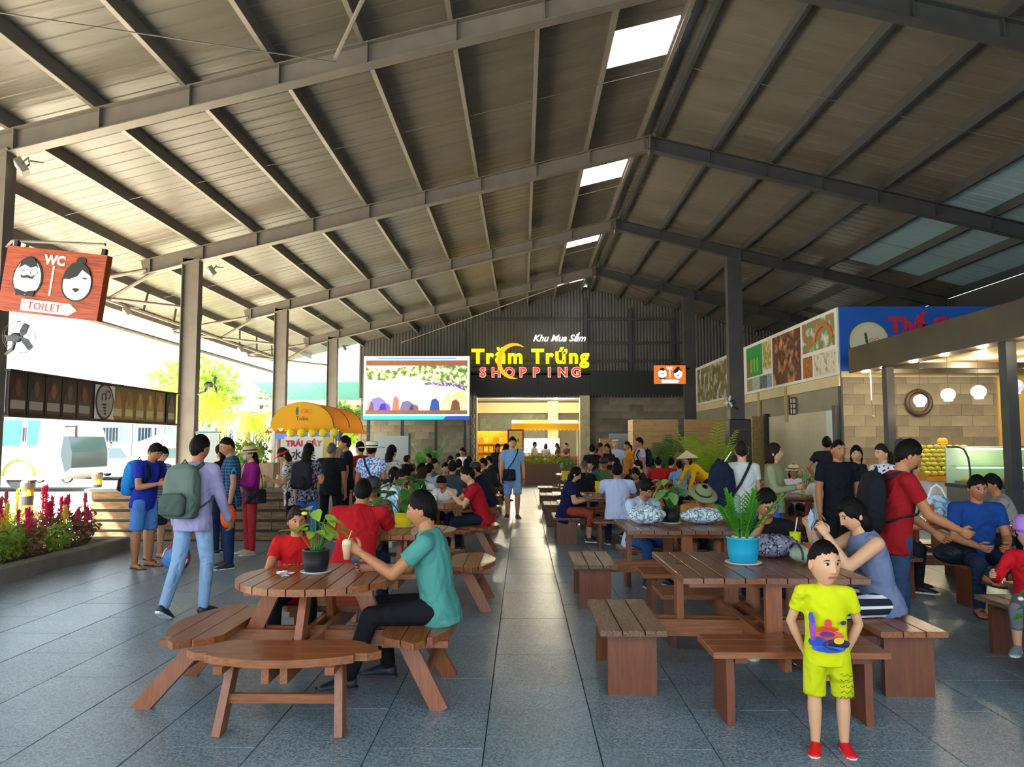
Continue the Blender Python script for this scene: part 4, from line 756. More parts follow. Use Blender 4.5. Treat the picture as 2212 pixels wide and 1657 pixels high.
# ================================================================== SIGNS, SCREEN, POSTERS
def plate(name, poly, m, par, d0=0., d1=.006, fr=None):
    """flat shape standing upright: poly in (x, z), thickness towards -y"""
    return MB().prism(poly, d0, d1, fr=fr or (lambda x, y, z: (x, -z, y))).build(name, m, par)
def oval(cx, cz, rx, rz, n=28, a0=0, a1=2 * math.pi, egg=0): return [(cx + rx * math.cos(t) * (1 - egg * math.sin(t)), cz + rz * math.sin(t)) for t in (a0 + (a1 - a0) * i / (n if abs(a1 - a0) > 6.2 else n - 1) for i in range(n))]
M_ink = mat('black_print', '#16110f', .5); M_wht = mat('white_print', '#f2efe9', .5)
def wc_sign(name, label, loc, rot, sc_, lit):
    t = thing(name, label, 'sign', loc); t.rotation_euler = rot; t.scale = (sc_,) * 3
    e = 1.3 if lit else 0
    board = mat('sign_wood' + str(lit), '#ac4a12' if not lit else '#d06a20', .45, col2='#6c2408' if not lit else '#a84a10', vs=5, stretch=(.6, 6, 9), emit=.75 if lit else 0)
    wh = mat('sign_white' + str(lit), '#f2ece6', .5, emit=e); B((0, .05, 0), (1.36, .1, .8), ch=0).build('board', board, t)
    for cx, s in ((-.33, 0), (.34, 1)):
        plate('egg_outline', oval(cx, .045, .205, .245, egg=.12), M_ink, t, 0, .008); plate('egg_face', oval(cx + (.0 if not s else .008), .04, .184, .222, egg=.12), wh, t, .008, .014)
    L = lambda pts, cx: [(cx + x * .9, .05 + z * .84) for x, z in pts]
    plate('hair', L([(-.155, .1), (-.1, .235), (-.02, .285), (.07, .26), (.15, .12), (.11, .15), (.03, .12), (-.06, .16)], -.33), M_ink, t, .014, .02)
    plate('moustache', L([(-.11, .01), (-.06, -.01), (0, .012), (.06, -.01), (.11, .01), (.08, -.04), (.02, -.035), (0, -.02), (-.02, -.035), (-.08, -.04)], -.33), M_ink, t, .014, .02)
    plate('bow_tie', L([(-.15, -.2), (0, -.235), (.15, -.2), (.13, -.3), (0, -.27), (-.13, -.3)], -.33), M_ink, t, .014, .02)
    plate('eyebrow', L([(-.12, .06), (-.05, .075), (-.05, .068), (-.12, .052)], -.33), M_ink, t, .014, .018)
    MB().tube([(-.25 + .05 * math.cos(a), -.016, .095 + .04 * math.sin(a)) for a in np.linspace(0, 6.283, 17)], .003, 5).build('monocle', M_ink, t)
    plate('hair', L([(-.2, .01), (-.19, .12), (-.1, .25), (.04, .275), (.15, .2), (.2, .09), (.11, .14), (.06, .17), (.0, .07), (-.1, .02)], .34), M_ink, t, .014, .02); plate('hair_bun', oval(.36, .3, .065, .045, 16), M_ink, t, 0, .014)
    plate('lips', L([(-.055, -.125), (-.02, -.1), (0, -.11), (.02, -.1), (.055, -.125), (0, -.165)], .35), M_ink, t, .014, .02); plate('lashes', L([(.06, .05), (.12, .06), (.17, .045), (.12, .035)], .34), M_ink, t, .014, .018)
    plate('divider', [(-.012, -.16), (.012, -.16), (.012, .2), (-.012, .2)], wh, t, 0, .008)
    plate('arrow_panel', [(-.36, -.375), (.3, -.375), (.4, -.305), (.3, -.235), (-.36, -.235)], wh, t, 0, .01)
    text_on('lettering_wc', 'WC', .16, wh, t, (0, -.004, .22), offset=.006); text_on('lettering_toilet', 'TOILET', .125, mat('sign_red', '#b0322a', .5), t, (-.04, -.012, -.348), spacing=1.15)
    for s in (-1, 1): B((s * .6, .05, .43), (.05, .05, .1)).build('hanger', M_black, t)
    return t
wc_sign('toilet_sign', 'orange wooden toilet sign with two egg faces, large at upper left', (-5.69, 9.1, 3.54), (0, R(7.5), R(-8)), 1.0, False)
wc_sign('toilet_sign', 'small lit toilet sign with two egg faces beside the far black column', (5.2, 27, 4.02), (0, 0, 0), .81, True)
MB().tube([(-6.95, 10.1, 4.25), (-6.3, 9.25, 4.1), (-5.0, 9.0, 3.98)], .018, 6).build('sign_bracket', M_steel).__setitem__('label', 'thin steel bracket arm holding the big toilet sign'); bpy.data.objects['sign_bracket']['category'] = 'bracket'
br = MB().bar((5.0, 27, 4.4), (6.3, 28.9, 4.4), .05, .05).build('sign_bracket', M_black); tag(br, 'black bar joining the small toilet sign to its column', 'bracket')
# LED wall
def em(key, col, s=1.):
    s *= .75; return mat('led_' + key, col, .6, emit=s)
sc_t = thing('led_screen', 'big bright LED video screen with blue and white border', 'screen', (-4.35, 31.5, 3.88))
B((0, .14, 0), (4.42, .26, 2.66)).build('cabinet', M_dsteel, sc_t)
plate('border', [(-2.18, -1.3), (2.18, -1.3), (2.18, 1.31), (-2.18, 1.31)], em('white', '#f0f4ff', 1.1), sc_t, 0, .01)
plate('blue_strip', [(-1.6, 1.2), (1.65, 1.2), (1.65, 1.25), (-1.6, 1.25)], em('blue', '#3a7ce0', 1), sc_t, .01, .014)
plate('taskbar', [(-2.18, -1.3), (2.18, -1.3), (2.18, -1.15), (-2.18, -1.15)], em('cyan', '#2ab8e8', 1), sc_t, .01, .014); plate('taskbar_end', [(1.1, -1.3), (2.18, -1.3), (2.18, -1.15), (1.25, -1.15)], em('dblue', '#1a4ca8', .8), sc_t, .014, .017)
for z0, z1 in ((.92, 1.14), (-1.08, -.92)): plate('letterbox_bar', [(-2.1, z0), (2.1, z0), (2.1, z1), (-2.1, z1)], mat('led_brown', '#8a5a42', .6, emit=.55, col2='#7a4c34', vs=4), sc_t, .01, .014)
def led_noise(key, a, b_, c, vs, pos=(.42, .58)):
    m = bpy.data.materials.new(key); m.use_nodes = True; nt = m.node_tree; N = nt.nodes; L = nt.links; p = N['Principled BSDF']; MATS[key] = m
    tc = N.new('ShaderNodeTexCoord'); n = N.new('ShaderNodeTexNoise'); n.inputs['Scale'].default_value = vs; n.inputs['Detail'].default_value = 6; r = N.new('ShaderNodeValToRGB'); r.color_ramp.elements[0].position = pos[0]; r.color_ramp.elements[1].position = pos[1]
    r.color_ramp.elements[0].color = lin(a); r.color_ramp.elements[1].color = lin(b_); q = r.color_ramp.elements.new((pos[0] + pos[1]) / 2); q.color = lin(c)
    L.new(tc.outputs['Object'], n.inputs[0]); L.new(n.outputs[0], r.inputs[0]); L.new(r.outputs[0], p.inputs['Base Color']); return m, p, r
def led_mat(key, a, b_, c, vs, s=.62):
    m, p, r = led_noise(key, a, b_, c, vs); p.node_tree if False else None; m.node_tree.links.new(r.outputs[0], p.inputs['Emission Color']); p.inputs['Emission Strength'].default_value = s; return m
def print_mat(key, a, b_, c, vs): return led_noise(key, a, b_, c, vs, (.3, .7))[0]
plate('picture_field', [(-2.1, -.92), (2.1, -.92), (2.1, .92), (-2.1, .92)], led_mat('led_field', '#ffffff', '#e8ecd8', '#fbfbf6', 2), sc_t, .01, .014)
plate('picture_trees', [(-2.1, .35), (-1.2, .3), (-.6, .5), (-.2, .45), (.4, .3), (1.2, .15), (2.1, -.05), (2.1, .92), (-.1, .92), (-.6, .85), (-1.1, .75), (-2.1, .85)], led_mat('led_trees', '#4f6e3a', '#e6f0c8', '#9cb26a', 5), sc_t, .014, .017)
plate('picture_grass', [(.9, -.92), (2.1, -.92), (2.1, .0), (1.3, -.2)], led_mat('led_grass', '#c8d890', '#eef2d0', '#b4cc80', 6), sc_t, .014, .017)
plate('picture_crowd', [(.3, .12), (1.6, .05), (2.05, -.15), (1.9, .15), (1.2, .25), (.4, .24)], led_mat('led_crowd', '#5a4270', '#c8b8d8', '#7a5f8c', 14), sc_t, .017, .02)
for px, w_, h, c in ((-1.6, .75, .55, '#7a6ab0'), (-1.3, .5, .3, '#6a50b8'), (-.85, .3, .6, '#b06a5a'), (-.4, .6, .4, '#6c6690'), (-.1, .4, .25, '#705a68'), (.75, .42, .5, '#2c4a98'), (1.6, .4, .45, '#704838'), (-1.9, .3, .4, '#a08a86')):
    plate('picture_figure', [(px - w_ / 2, -.92), (px + w_ / 2, -.92), (px + w_ * .42, -.92 + h * .7), (px + w_ * .1, -.92 + h), (px - w_ * .3, -.92 + h * .85)], em(c, c, .8), sc_t, .017, .02)
for s in (-2.0, -.6, .8, 2.0): B((s, .22, -1.95), (.12, .12, 1.4 * 2 - .02 if False else 1.25), ch=0).build('support_post', M_black, sc_t)
for s in (-2.0, 2.0): B((s, .22, -3.2), (.12, .12, 1.3)).build('support_post', M_black, sc_t)
# lettering on the gable
ns = thing('neon_sign', 'glowing yellow and red shop lettering with a crescent on the gable', 'sign', (.35, 33.2, 4.9))
Yl = mat('neon_yellow', '#f5e800', .5, emit=1.5); Rd = mat('neon_red', '#e0301c', .5, emit=1.0); Wt = mat('neon_white', '#ffffff', .5, emit=1.5); Am = mat('neon_amber', '#f0a008', .5, emit=1.0); Wo = mat('neon_outline', '#f0d8c8', .5, emit=.8)
text_on('yellow_lettering', 'Trăm Trứng', .86, Yl, ns, (0, -.12, .17), depth=.05, offset=.03, spacing=1.16)
for i, c_ in enumerate('SHOPPING'):
    lt = text_on('red_letter', c_, .56, Rd, ns, (-2.05 + i * .575, -.14, -.42), depth=.05, offset=.012); ob('letter_outline', text_mesh(c_, .56, .03, Wo, offset=.034), lt, (0, 0, -.03))
text_on('white_lettering', 'Khu Mua Sắm', .4, Wt, ns, (1.25, -.1, 1.12), depth=.03, offset=.006, shear=.35)
cr = []
for i in range(40): t = R(-75 - 235 * i / 39); cr.append((-.72 + .72 * math.cos(t), .25 + .78 * math.sin(t)))
for i in range(40): t = R(-310 + 235 * i / 39); q = math.sin(math.pi * i / 39) ** .7; cr.append((-.72 + (.72 - .2 * q) * math.cos(t), .25 + (.78 - .2 * q) * math.sin(t)))
b = MB(); n = 40
vs = [(cr[i][0], y_, cr[i][1]) for y_ in (-.2, -.15) for i in range(80)]
fs = [(i, i + 1, 78 - i, 79 - i) for i in range(39)] + [(80 + 79 - i, 80 + 78 - i, 80 + i + 1, 80 + i) for i in range(39)] + [(i, (i + 1) % 80, 80 + (i + 1) % 80, 80 + i) for i in range(80)]
b.add(vs, fs).build('crescent', Am, ns)
B((0, 0, .05), (5.2, .05, .05)).build('mounting_rail', M_black, ns)
for x_ in (-2.4, -.8, .8, 2.4): B((x_, .26, .05), (.05, .5, .05)).build('standoff', M_black, ns); B((0, 0, -.3), (5.2, .05, .05)).build('mounting_rail', M_black, ns)
# poster wall on the right side wall (faces -x)
pw = thing('poster_board', 'long white board of food and scenery posters on the side wall', 'poster board', (7.5, 0, 0))
PF = lambda x, y, z: (-z, x, y)
plate('board', [(18.15, 3.22), (33.0, 3.22), (33.0, 4.82), (18.15, 4.82)], mat('poster_white', '#dcd8cf', .5), pw, 0, .04, fr=PF)
for i, (y0, y1, z0, z1, a, b_, c, vs) in enumerate(((28.0, 32.7, 3.3, 4.7, '#8a4a34', '#d8dcd8', '#7c7a4e', 1.6), (26.1, 27.7, 3.3, 4.7, '#d8d8d0', '#8a9a68', '#a8502a', 2.2), (23.85, 25.5, 3.75, 4.72, '#12803c', '#0f6e34', '#18904a', 1.2), (23.0, 23.78, 3.85, 4.72, '#58704a', '#e0dcd0', '#b0a030', 4), (24.9, 25.5, 3.3, 3.7, '#48703a', '#c05038', '#7c8c60', 6), (24.2, 24.85, 3.3, 3.7, '#7c8c78', '#3c4a38', '#b0b8a8', 6), (23.4, 24.15, 3.3, 3.7, '#50687c', '#7ca070', '#36485c', 6), (23.0, 23.35, 3.3, 3.7, '#6878a0', '#506040', '#8898b0', 6),
    (20.55, 22.85, 3.3, 4.72, '#7a3a20', '#d8925c', '#3c2a20', 1.7), (18.3, 20.4, 3.95, 4.74, '#ded8cc', '#c4502c', '#5c8450', 2.2), (19.75, 20.4, 3.3, 3.85, '#c06a24', '#d8b040', '#8c4a20', 5), (18.3, 19.65, 3.3, 3.85, '#c0b8a0', '#8a5a38', '#d8d0b8', 3.5))):
    plate('poster', [(y0, z0), (y1, z0), (y1, z1), (y0, z1)], print_mat('poster_%d' % i, a, b_, c, vs * 1.8), pw, .04, .046, fr=PF)
MB().tube([(-.055, 18.95 + .55 * math.cos(a), 4.15 + .38 * math.sin(a)) for a in np.linspace(0, math.pi, 14)], .05, 6).build('printed_arch', mat('print_orange', '#d06a30', .5), pw)
for k in range(3): B((-.05, 24.95 - k * .32, 4.1), (.006, .16, .42)).build('printed_stem', mat('print_lime', '#7cb030', .5), pw)
for k in range(2): MB().ell((-.05, 25.15, 3.9 + k * .22), (.006, .13, .1), 12, 6).build('printed_fruit', mat('print_red', '#c0382c', .5), pw)
# blue stall sign facing the hall
bs = thing('blue_stall_sign', 'large blue sign board with red lettering and round cream logo', 'sign', (0, 18.1, 0))
B((9.6, .05, 4.06), (4.2, .1, 1.54)).build('board', mat('sign_blue', '#0f58b8', .5, var=.08, vs=1.5), bs)
plate('logo_rim', oval(8.18, 4.0, .46, .46, 36), mat('logo_yellow', '#d8c878', .5), bs, 0, .01); plate('logo_disc', oval(8.2, 3.98, .42, .42, 36), mat('logo_cream', '#d6cfb8', .5), bs, .01, .014)
for k in range(4): plate('logo_leaf', oval(8.1 + .01 * k, 4.16 - k * .075, .035, .05, 10), mat('logo_green', '#3c5a34', .5), bs, .014, .018)
text_on('logo_word', 'GIO', .14, mat('logo_gold', '#a88430', .5), bs, (8.3, -.016, 3.98)); text_on('logo_name', 'Trăm', .13, mat('logo_gold', '#a88430', .5), bs, (8.18, -.016, 3.78))
text_on('red_lettering', 'Thế Giới', .5, mat('print_crimson', '#d01838', .5), bs, (8.66, -.01, 4.22), depth=.01, offset=.022, align='LEFT', spacing=1.05); text_on('yellow_letter', 'M', .36, mat('print_yellow', '#d8c020', .5), bs, (8.72, -.01, 3.82), depth=.01, offset=.02, align='LEFT')
# bottle banner between the left columns (faces +x)
bb = thing('bottle_banner', 'long dark hanging banner printed with spice and honey bottles', 'banner', (-6.9, 0, 0)); QF = lambda x, y, z: (z, x, y)
B((-.04, 12.75, 2.28), (.06, 5.0, .6)).build('box', mat('banner_dark', '#1c1512', .5), bb)
for z in (1.97, 2.59): B((-.03, 12.8, z), (.1, 5.2, .03)).build('rail', M_black, bb)
plate('bright_panel', [(12.3, 2.0), (12.9, 2.0), (12.9, 2.56), (12.3, 2.56)], M_wht, bb, 0, .004, fr=QF)
def bottle(y0, body, lab, cap, bgd, w_=.3):
    plate('printed_ground', [(y0 - .19, 2.0), (y0 + .19, 2.0), (y0 + .19, 2.57), (y0 - .19, 2.57)], bgd, bb, -.004, .003, fr=QF)
    a = w_ / 2; plate('printed_bottle', [(y0 - a, 2.03), (y0 + a, 2.03), (y0 + a, 2.3), (y0 + a * .55, 2.38), (y0 + a * .5, 2.5), (y0 - a * .5, 2.5), (y0 - a * .55, 2.38), (y0 - a, 2.3)], body, bb, .003, .006, fr=QF)
    plate('printed_label', [(y0 - a, 2.07), (y0 + a, 2.07), (y0 + a, 2.19), (y0 - a, 2.19)], lab, bb, .006, .009, fr=QF); plate('printed_content', oval(y0, 2.36, a * .4, .12, 10), cap, bb, .006, .009, fr=QF)
Lb = mat('label_grey', '#a8a094', .6); Ly = mat('label_cream', '#d8c898', .6); dk = mat('banner_plum', '#241816', .5); gd = mat('banner_gold', '#7c6420', .5)
for y0, c in ((10.4, '#6a3a30'), (10.8, '#74423a'), (11.2, '#8c5038'), (11.6, '#5c5650'), (12.0, '#74483c')): bottle(y0, mat('print_glass_dark', '#30211e', .4), Lb, mat('p' + c, c, .5), dk)
for y0, c in ((13.0, '#a87848'), (13.38, '#8c6838'), (13.76, '#c0a030'), (14.14, '#c8b040'), (14.54, '#b88a28'), (15.0, '#6a5444')): bottle(y0, mat('print_glass_gold', '#9c7c24', .4) if y0 < 14.8 else mat('print_glass_dark', '#30211e', .4), Ly, mat('p' + c, c, .5), gd if y0 < 14.8 else dk, .26)
plate('logo_disc', oval(12.58, 2.29, .27, .3, 30), M_ink, bb, .006, .012, fr=QF); plate('logo_ring', oval(12.58, 2.29, .235, .265, 30), mat('logo_grey', '#a8a49e', .5), bb, .012, .015, fr=QF)
for p_, q in (((12.66, 2.4), .07), ((12.54, 2.36), .06)): MB().tube([(.017, p_[0] + q * math.cos(a), p_[1] + q * math.sin(a)) for a in np.linspace(-1, 4.2, 14)], .008, 5).build('logo_curl', M_ink, bb)
for k in range(4): plate('logo_stripe', oval(12.56 + .01 * k, 2.24 - k * .05, .07 - k * .012, .016, 10), M_ink, bb, .015, .018, fr=QF)
# ================================================================== STALLS, COUNTERS, SHOP
def lamp(loc, energy, col=(1, .82, .55), r=.06):
    l = bpy.data.lights.new('lamp', 'POINT'); l.energy = energy; l.color = col; l.shadow_soft_size = r; o = bpy.data.objects.new('lamp', l); C.objects.link(o); o.location = loc; return o
M_glow = mat('lamp_glow', '#fff0d0', .5, emit=6)
st = thing('stall_canopy', 'dark stall canopy with downlights and slim posts on the right', 'canopy', (0, 0, 0))
M_fas = mat('fascia_brown', '#2b2621', .4, col2='#43381f', vs=1.2)
B((7.42, 13.4, 3.46), (.06, 8.0, .56)).build('fascia', M_fas, st); B((9.8, 17.38, 3.46), (4.7, .06, .56)).build('fascia', M_fas, st)
B((9.8, 13.4, 3.36), (4.7, 8.0, .05)).build('soffit', mat('cream_soffit', '#c9b48a', .6), st); B((7.62, 13.4, 3.2), (.34, 8.0, .03)).build('eave_soffit', M_fas, st)
B((7.8, 13.4, 3.26), (.06, 8.0, .12)).build('edge_trim', M_cream, st); B((9.9, 16.05, 3.22), (4.4, .14, .12)).build('cross_beam', M_fas, st)
for yy in (16.05, 12.1, 8.3): B((7.62, yy, 1.6), (.16, .2, 3.2)).build('post', M_dsteel, st)
for yy in (17.1, 16.2, 15.0, 13.9, 12.75, 11.5):
    d = MB().lathe([(.07, 3.18), (.075, 3.175), (.0, 3.17)], (7.62, yy, 0), 14).build('downlight', M_glow, st); lamp((7.62, yy, 3.1), 16).parent = st
for xx, yy in ((8.6, 16.6), (9.8, 14.6), (9.3, 15.6), (10.8, 16.6)):
    MB().lathe([(.08, 3.33), (.085, 3.32), (0, 3.315)], (xx, yy, 0), 14).build('downlight', M_glow, st); lamp((xx, yy, 3.2), 45).parent = st
wst = wall('wall_stall', (10.1, 18.22, 1.65), (5.2, .2, 3.3), M_mort); tile_wall(wst, 7.52, 12.7, 0, 3.15, 18.11, tw=.5, th=.25)
B((10.1, 18.08, 3.22), (5.2, .05, .14)).build('trim_band', M_cream, wst); B((10.1, 18.06, .95), (5.2, .08, .3)).build('trim_band', mat('wood_band', '#b08a4c', .6), wst)
B((11.6, 18.07, 1.65), (1.0, .06, 3.3)).build('cream_pilaster', mat('warm_plaster', '#c4a050', .6), wst)
rm = thing('round_wall_ring', 'dark round ring hanging on the stone tile wall of the stall', 'wall decoration', (9.26, 18.06, 2.55)); MB().tube([(.27 * math.cos(a), -.02, .27 * math.sin(a)) for a in np.linspace(0, 6.283, 29)], .055, 8).build('ring', mat('dark_wood_ring', '#3a3026', .5), rm); MB().lathe([(.24, 0), (.24, .02), (0, .02)], n=24).build('disc', mat('ring_disc', '#5a5040', .6), rm).rotation_euler = (R(90), 0, 0)
M_globe = mat('mercury_glass', '#d9dde2', .25, .3, emit=.55, var=.3, vs=14)
for i, (x, y, z, l) in enumerate(((7.98, 15.5, 2.46, 'furthest'), (8.05, 14.6, 2.52, 'second furthest'), (8.15, 13.8, 2.52, 'second nearest'), (8.16, 12.8, 2.54, 'nearest'))):
    t = thing('pendant_lamp', 'globe pendant lamp of silvery glass under the stall canopy, ' + l, 'lamp', (x, y, z), group='globe pendants over the stall')
    MB().ell((0, 0, 0), (.13, .13, .12), 18, 12).build('globe', M_globe, t, True); MB().tube([(0, 0, .12), (0, 0, .8)], .004, 5).build('cord', M_black, t); MB().lathe([(.05, .8), (.05, .84)], n=12).build('canopy_rose', M_black, t); MB().lathe([(.06, -.125), (.08, -.115), (.075, -.105)], n=16).build('diffuser', M_glow, t); lamp((0, 0, -.2), 5).parent = t
# mango stand
ms = thing('fruit_stand', 'white ribbed fruit stand with stepped orange shelf on the right', 'stand', (8.15, 15.0, 0))
B((0, 0, .45), (1.1, .8, .9)).build('base', M_white, ms)
for k in range(9): B((-.5 + k * .125, -.41, .45), (.05, .02, .88)).build('rib', M_white, ms)
B((0, -.02, .94), (1.2, .9, .08)).build('shelf', mat('orange_shelf', '#d8902a', .5), ms)
for k in range(3): B((0, -.18 + k * .22, 1.02 + k * .17), (1.15, .28, .1)).build('step', mat('orange_shelf', '#d8902a', .5), ms)
mango = MB().ell((0, 0, 0), (.075, .055, .055), 12, 8).mesh('mango', mat('green_mango', '#8f9a2c', .45, col2='#b8a832', vs=9), True); mango2 = MB().ell((0, 0, 0), (.08, .058, .05), 12, 8).mesh('mango', mat('ripe_mango', '#b8ae34', .45, col2='#9aa02a', vs=9), True)
for k in range(4):
    for j in range(9):
        for r_ in range(2 if k < 3 else 1):
            o = ob('mango', random.choice((mango, mango2)), None, (7.62 + j * .132 + random.uniform(-.015, .015), 14.68 + k * .2 + r_ * .09, 1.03 + k * .165 + r_ * .085), random.uniform(-.5, .5)); tag(o, 'green yellow mango in the stepped heap on the fruit stand', 'fruit', 'mangoes on the fruit stand')
# glass display cases
for i, (x0, l) in enumerate(((8.15, 'left of the slim stall post'), (9.5, 'right of the slim stall post'))):
    t = thing('display_case', 'curved glass food display case with lit trays, ' + l, 'display case', (x0, 13.5, 0), group='curved glass display cases')
    B((.05, 0, .42), (1.3, .75, .84)).build('base', mat('case_steel', '#8c8c86', .35, .6), t); B((.05, 0, .87), (1.34, .8, .06)).build('sill', M_dsteel, t)
    pr = [(-.36, .9), (-.37, 1.15), (-.33, 1.36), (-.22, 1.5), (-.05, 1.54), (.3, 1.54)]
    b = MB(); b.add([(x_, y_, z_) for x_ in (-.58, .68) for y_, z_ in pr], [(j, j + 1, 6 + j + 1, 6 + j) for j in range(5)]); b.build('curved_glass', glass('case_glass', '#d9ead8', .18), t, True)
    for xs in (-.6, .7): MB().tube([(xs, y_, z_) for y_, z_ in pr], .018, 6).build('case_rib', M_dsteel, t)
    B((.05, .37, 1.22), (1.3, .03, .66)).build('back_panel', mat('case_back', '#b8c8b0', .4), t); B((.05, .05, 1.2), (1.24, .5, .015)).build('glass_shelf', glass('shelf_glass', '#cfe8dc', .3), t)
    for z_ in (1.5, 1.18): B((.05, .1, z_), (1.2, .04, .025)).build('light_tube', mat('tube_glow', '#f6ffe8', .5, emit=3), t)
    for j in range(5):
        q = B((-.42 + j * .235, 0, .925), (.21, .5, .05)).build('tray', mat('tray_steel', '#a0a098', .3, .6), t); b = MB()
        b.ell((-.42 + j * .235, 0, .96), (.095, .22, .045), 10, 6); b.build('food', mat('yellow_food%d' % (j % 2), ('#d8b41c', '#c89a18')[j % 2], .6, bump=.6, bs=60), q, True)
    lamp((0, 0, 1.45), 6, (1, .95, .7)).parent = t
# plank clad drinks counter on the left
ct = thing('drinks_counter', 'long drinks counter clad in weathered planks on the left', 'counter', (0, 0, 0)); M_pl = mat('weathered_plank', '#8a6a44', .7, 0, bump=.3, bs=20, col2='#5c4228', vs=6, stretch=(.8, 6, 6))
B((-5.45, 12.95, .4), (3.3, .5, .8)).build('carcass', M_black, ct); B((-5.45, 12.95, .83), (3.45, .72, .05)).build('worktop', mat('worktop', '#6f675c', .35), ct)
for k in range(5):
    x = -7.1
    while x < -3.8: w_ = min(random.uniform(.9, 1.3), -3.8 - x); B((x + w_ / 2, 12.68, .09 + k * .165), (w_ - .01, .04, .12)).build('plank', M_pl, ct); x += w_
for k in range(5): B((-3.78, 12.95, .09 + k * .165), (.04, .55, .12)).build('plank', M_pl, ct)
for i, (x, col) in enumerate(((-6.3, '#d8d4cc'), (-6.0, '#c8b890'), (-4.6, '#c89a48'), (-4.35, '#8c9a30'), (-4.1, '#d8c8a0'))):
    o = MB().lathe([(.05, 0), (.055, .02), (.055, .14), (.03, .18), (.03, .22)], (x, 12.95, .855), 14).build('juice_jar', mat('jar' + col, col, .3), None, True); tag(o, 'drinks jar on the plank counter, %s' % ('white one near the column', 'tan one near the column', 'amber one', 'olive one', 'cream one at the right end')[i], 'jar')
pb = thing('planter_rack', 'wooden rack with green plants beside the yellow cart', 'planter', (-4.75, 13.6, 0)); B((0, 0, 1.05), (.8, .3, .42)).build('box', mat('pale_wood', '#b89a78', .7, var=.1), pb); B((-.1, .0, .42), (.7, .28, .84)).build('stand', mat('bamboo', '#a88a50', .6, var=.15), pb)
for k in range(6): B((.3 + k * .02 - .5, -.16, .45), (.012, .02, .8)).build('slat', mat('bamboo', '#a88a50', .6, var=.15), pb)
wbd = thing('whiteboard', 'pale upright notice board beside the left column', 'board', (-5.62, 13.7, 0)); B((0, 0, 1.3), (.42, .04, .95)).build('panel', mat('pale_board', '#cfd6d4', .4), wbd); B((.0, .01, 1.8), (.46, .05, .03)).build('rail', mat('teal_rail', '#6aa0a4', .5), wbd)
for s in (-.17, .17): B((s, .02, .42), (.04, .04, .84)).build('leg', M_dsteel, wbd)
# yellow domed fruit cart
cart = thing('fruit_cart', 'yellow domed fruit cart with scalloped awning and fruit signs', 'cart', (-4.1, 14.3, 0)); Yc = cloth_leaf('yellow_canvas', '#f2b80c', .3, .7); Yo = cloth_leaf('orange_canvas', '#d8880c', .3, .7)
arc = [(.58 * math.cos(a), 1.93 + .44 * math.sin(a)) for a in np.linspace(0, math.pi, 21)]
plate('front_gable', arc + [(-.6, 1.88), (.6, 1.88)], Yc, cart, 0, .02)
b = MB(); L2 = 2.6; vs = []
for y_ in (0, L2 / 2, L2):
    for x_, z_ in arc + [( -.72, 1.8)]: vs.append((x_, y_, z_))
    vs.append((.74, y_, 1.8))
n = 23; fs = [(r_ * n + j, r_ * n + j + 1, (r_ + 1) * n + j + 1, (r_ + 1) * n + j) for r_ in range(2) for j in range(21)] + [(r_ * n + 22, r_ * n, (r_ + 1) * n, (r_ + 1) * n + 22) for r_ in range(2)]
b.add(vs, fs).build('barrel_awning', Yo, cart, True)
for y_ in (0, 1.3, 2.6): MB().tube([(x_, y_, z_ - .01) for x_, z_ in arc], .018, 6).build('hoop', M_dsteel, cart)
for k in range(13): plate('scallop', oval(-.6 + k * .1, 1.885, .05, .06, 10, math.pi, 2 * math.pi), Yc if k % 2 else mat('scallop_white', '#efe6c8', .7), cart, 0, .012)
for k in range(5): MB().ell((-.18 + k * .2, -.1, 1.8), (.085, .05, .085), 12, 8).build('banana_bunch', mat('banana', '#e8cc18', .5), cart, True)
for x_, y_ in ((-.55, .05), (.55, .05), (-.55, 2.5), (.55, 2.5)): B((x_, y_, 1.0), (.06, .06, 1.9)).build('post', M_white, cart)
B((0, 1.3, .5), (1.2, 2.5, .85)).build('cart_body', mat('cart_panel', '#b89a78', .6, col2='#9c8060', vs=4), cart)
sg = B((.05, -.06, 1.5), (.72, .03, .46)).build('menu_board', M_wht, cart)
text_on('lettering', 'TRÁI', .15, mat('print_crimson', '#d01838', .5), sg, (-.12, -.08, 1.55), offset=.006); text_on('lettering', 'CÂY', .15, mat('print_orange', '#d06a30', .5), sg, (.24, -.08, 1.55), offset=.006); text_on('lettering', '水 果', .2, M_ink, sg, (.05, -.08, 1.32), offset=.003)
plate('yellow_card', [(.42, 1.3), (.6, 1.3), (.6, 1.72), (.42, 1.72)], mat('card_yellow', '#e0c850', .6), sg, .06, .07)
text_on('awning_logo', 'GIO', .12, mat('logo_orange', '#e07818', .5), cart, (.08, -.024, 2.16)); text_on('awning_name', 'Trăm', .1, M_dark, cart, (0, -.024, 2.03))
plate('awning_leaf', oval(-.1, 2.2, .025, .08, 10), mat('logo_green', '#3c5a34', .5), cart, .02, .026)
# blue awning behind the cart
ba = thing('blue_awning', 'blue and purple striped awning beside the screen', 'awning', (-5.6, 20.2, 0)); B((0, 0, 1.95), (1.7, .5, .3), rot=MX.Rotation(R(20), 3, 'X')).build('canopy', mat('awning_purple', '#3a3478', .6), ba); B((0, -.28, 1.82), (1.7, .06, .16)).build('valance', mat('awning_blue', '#1f58c8', .5), ba); B((0, -.31, 1.93), (1.7, .04, .03)).build('white_line', M_white, ba)
for s in (-.8, .8): B((s, 0, .9), (.06, .06, 1.85)).build('post', M_dsteel, ba)
B((0, .3, .75), (1.7, .1, 1.5)).build('back_panel', mat('brown_panel', '#4a3a34', .7), ba)
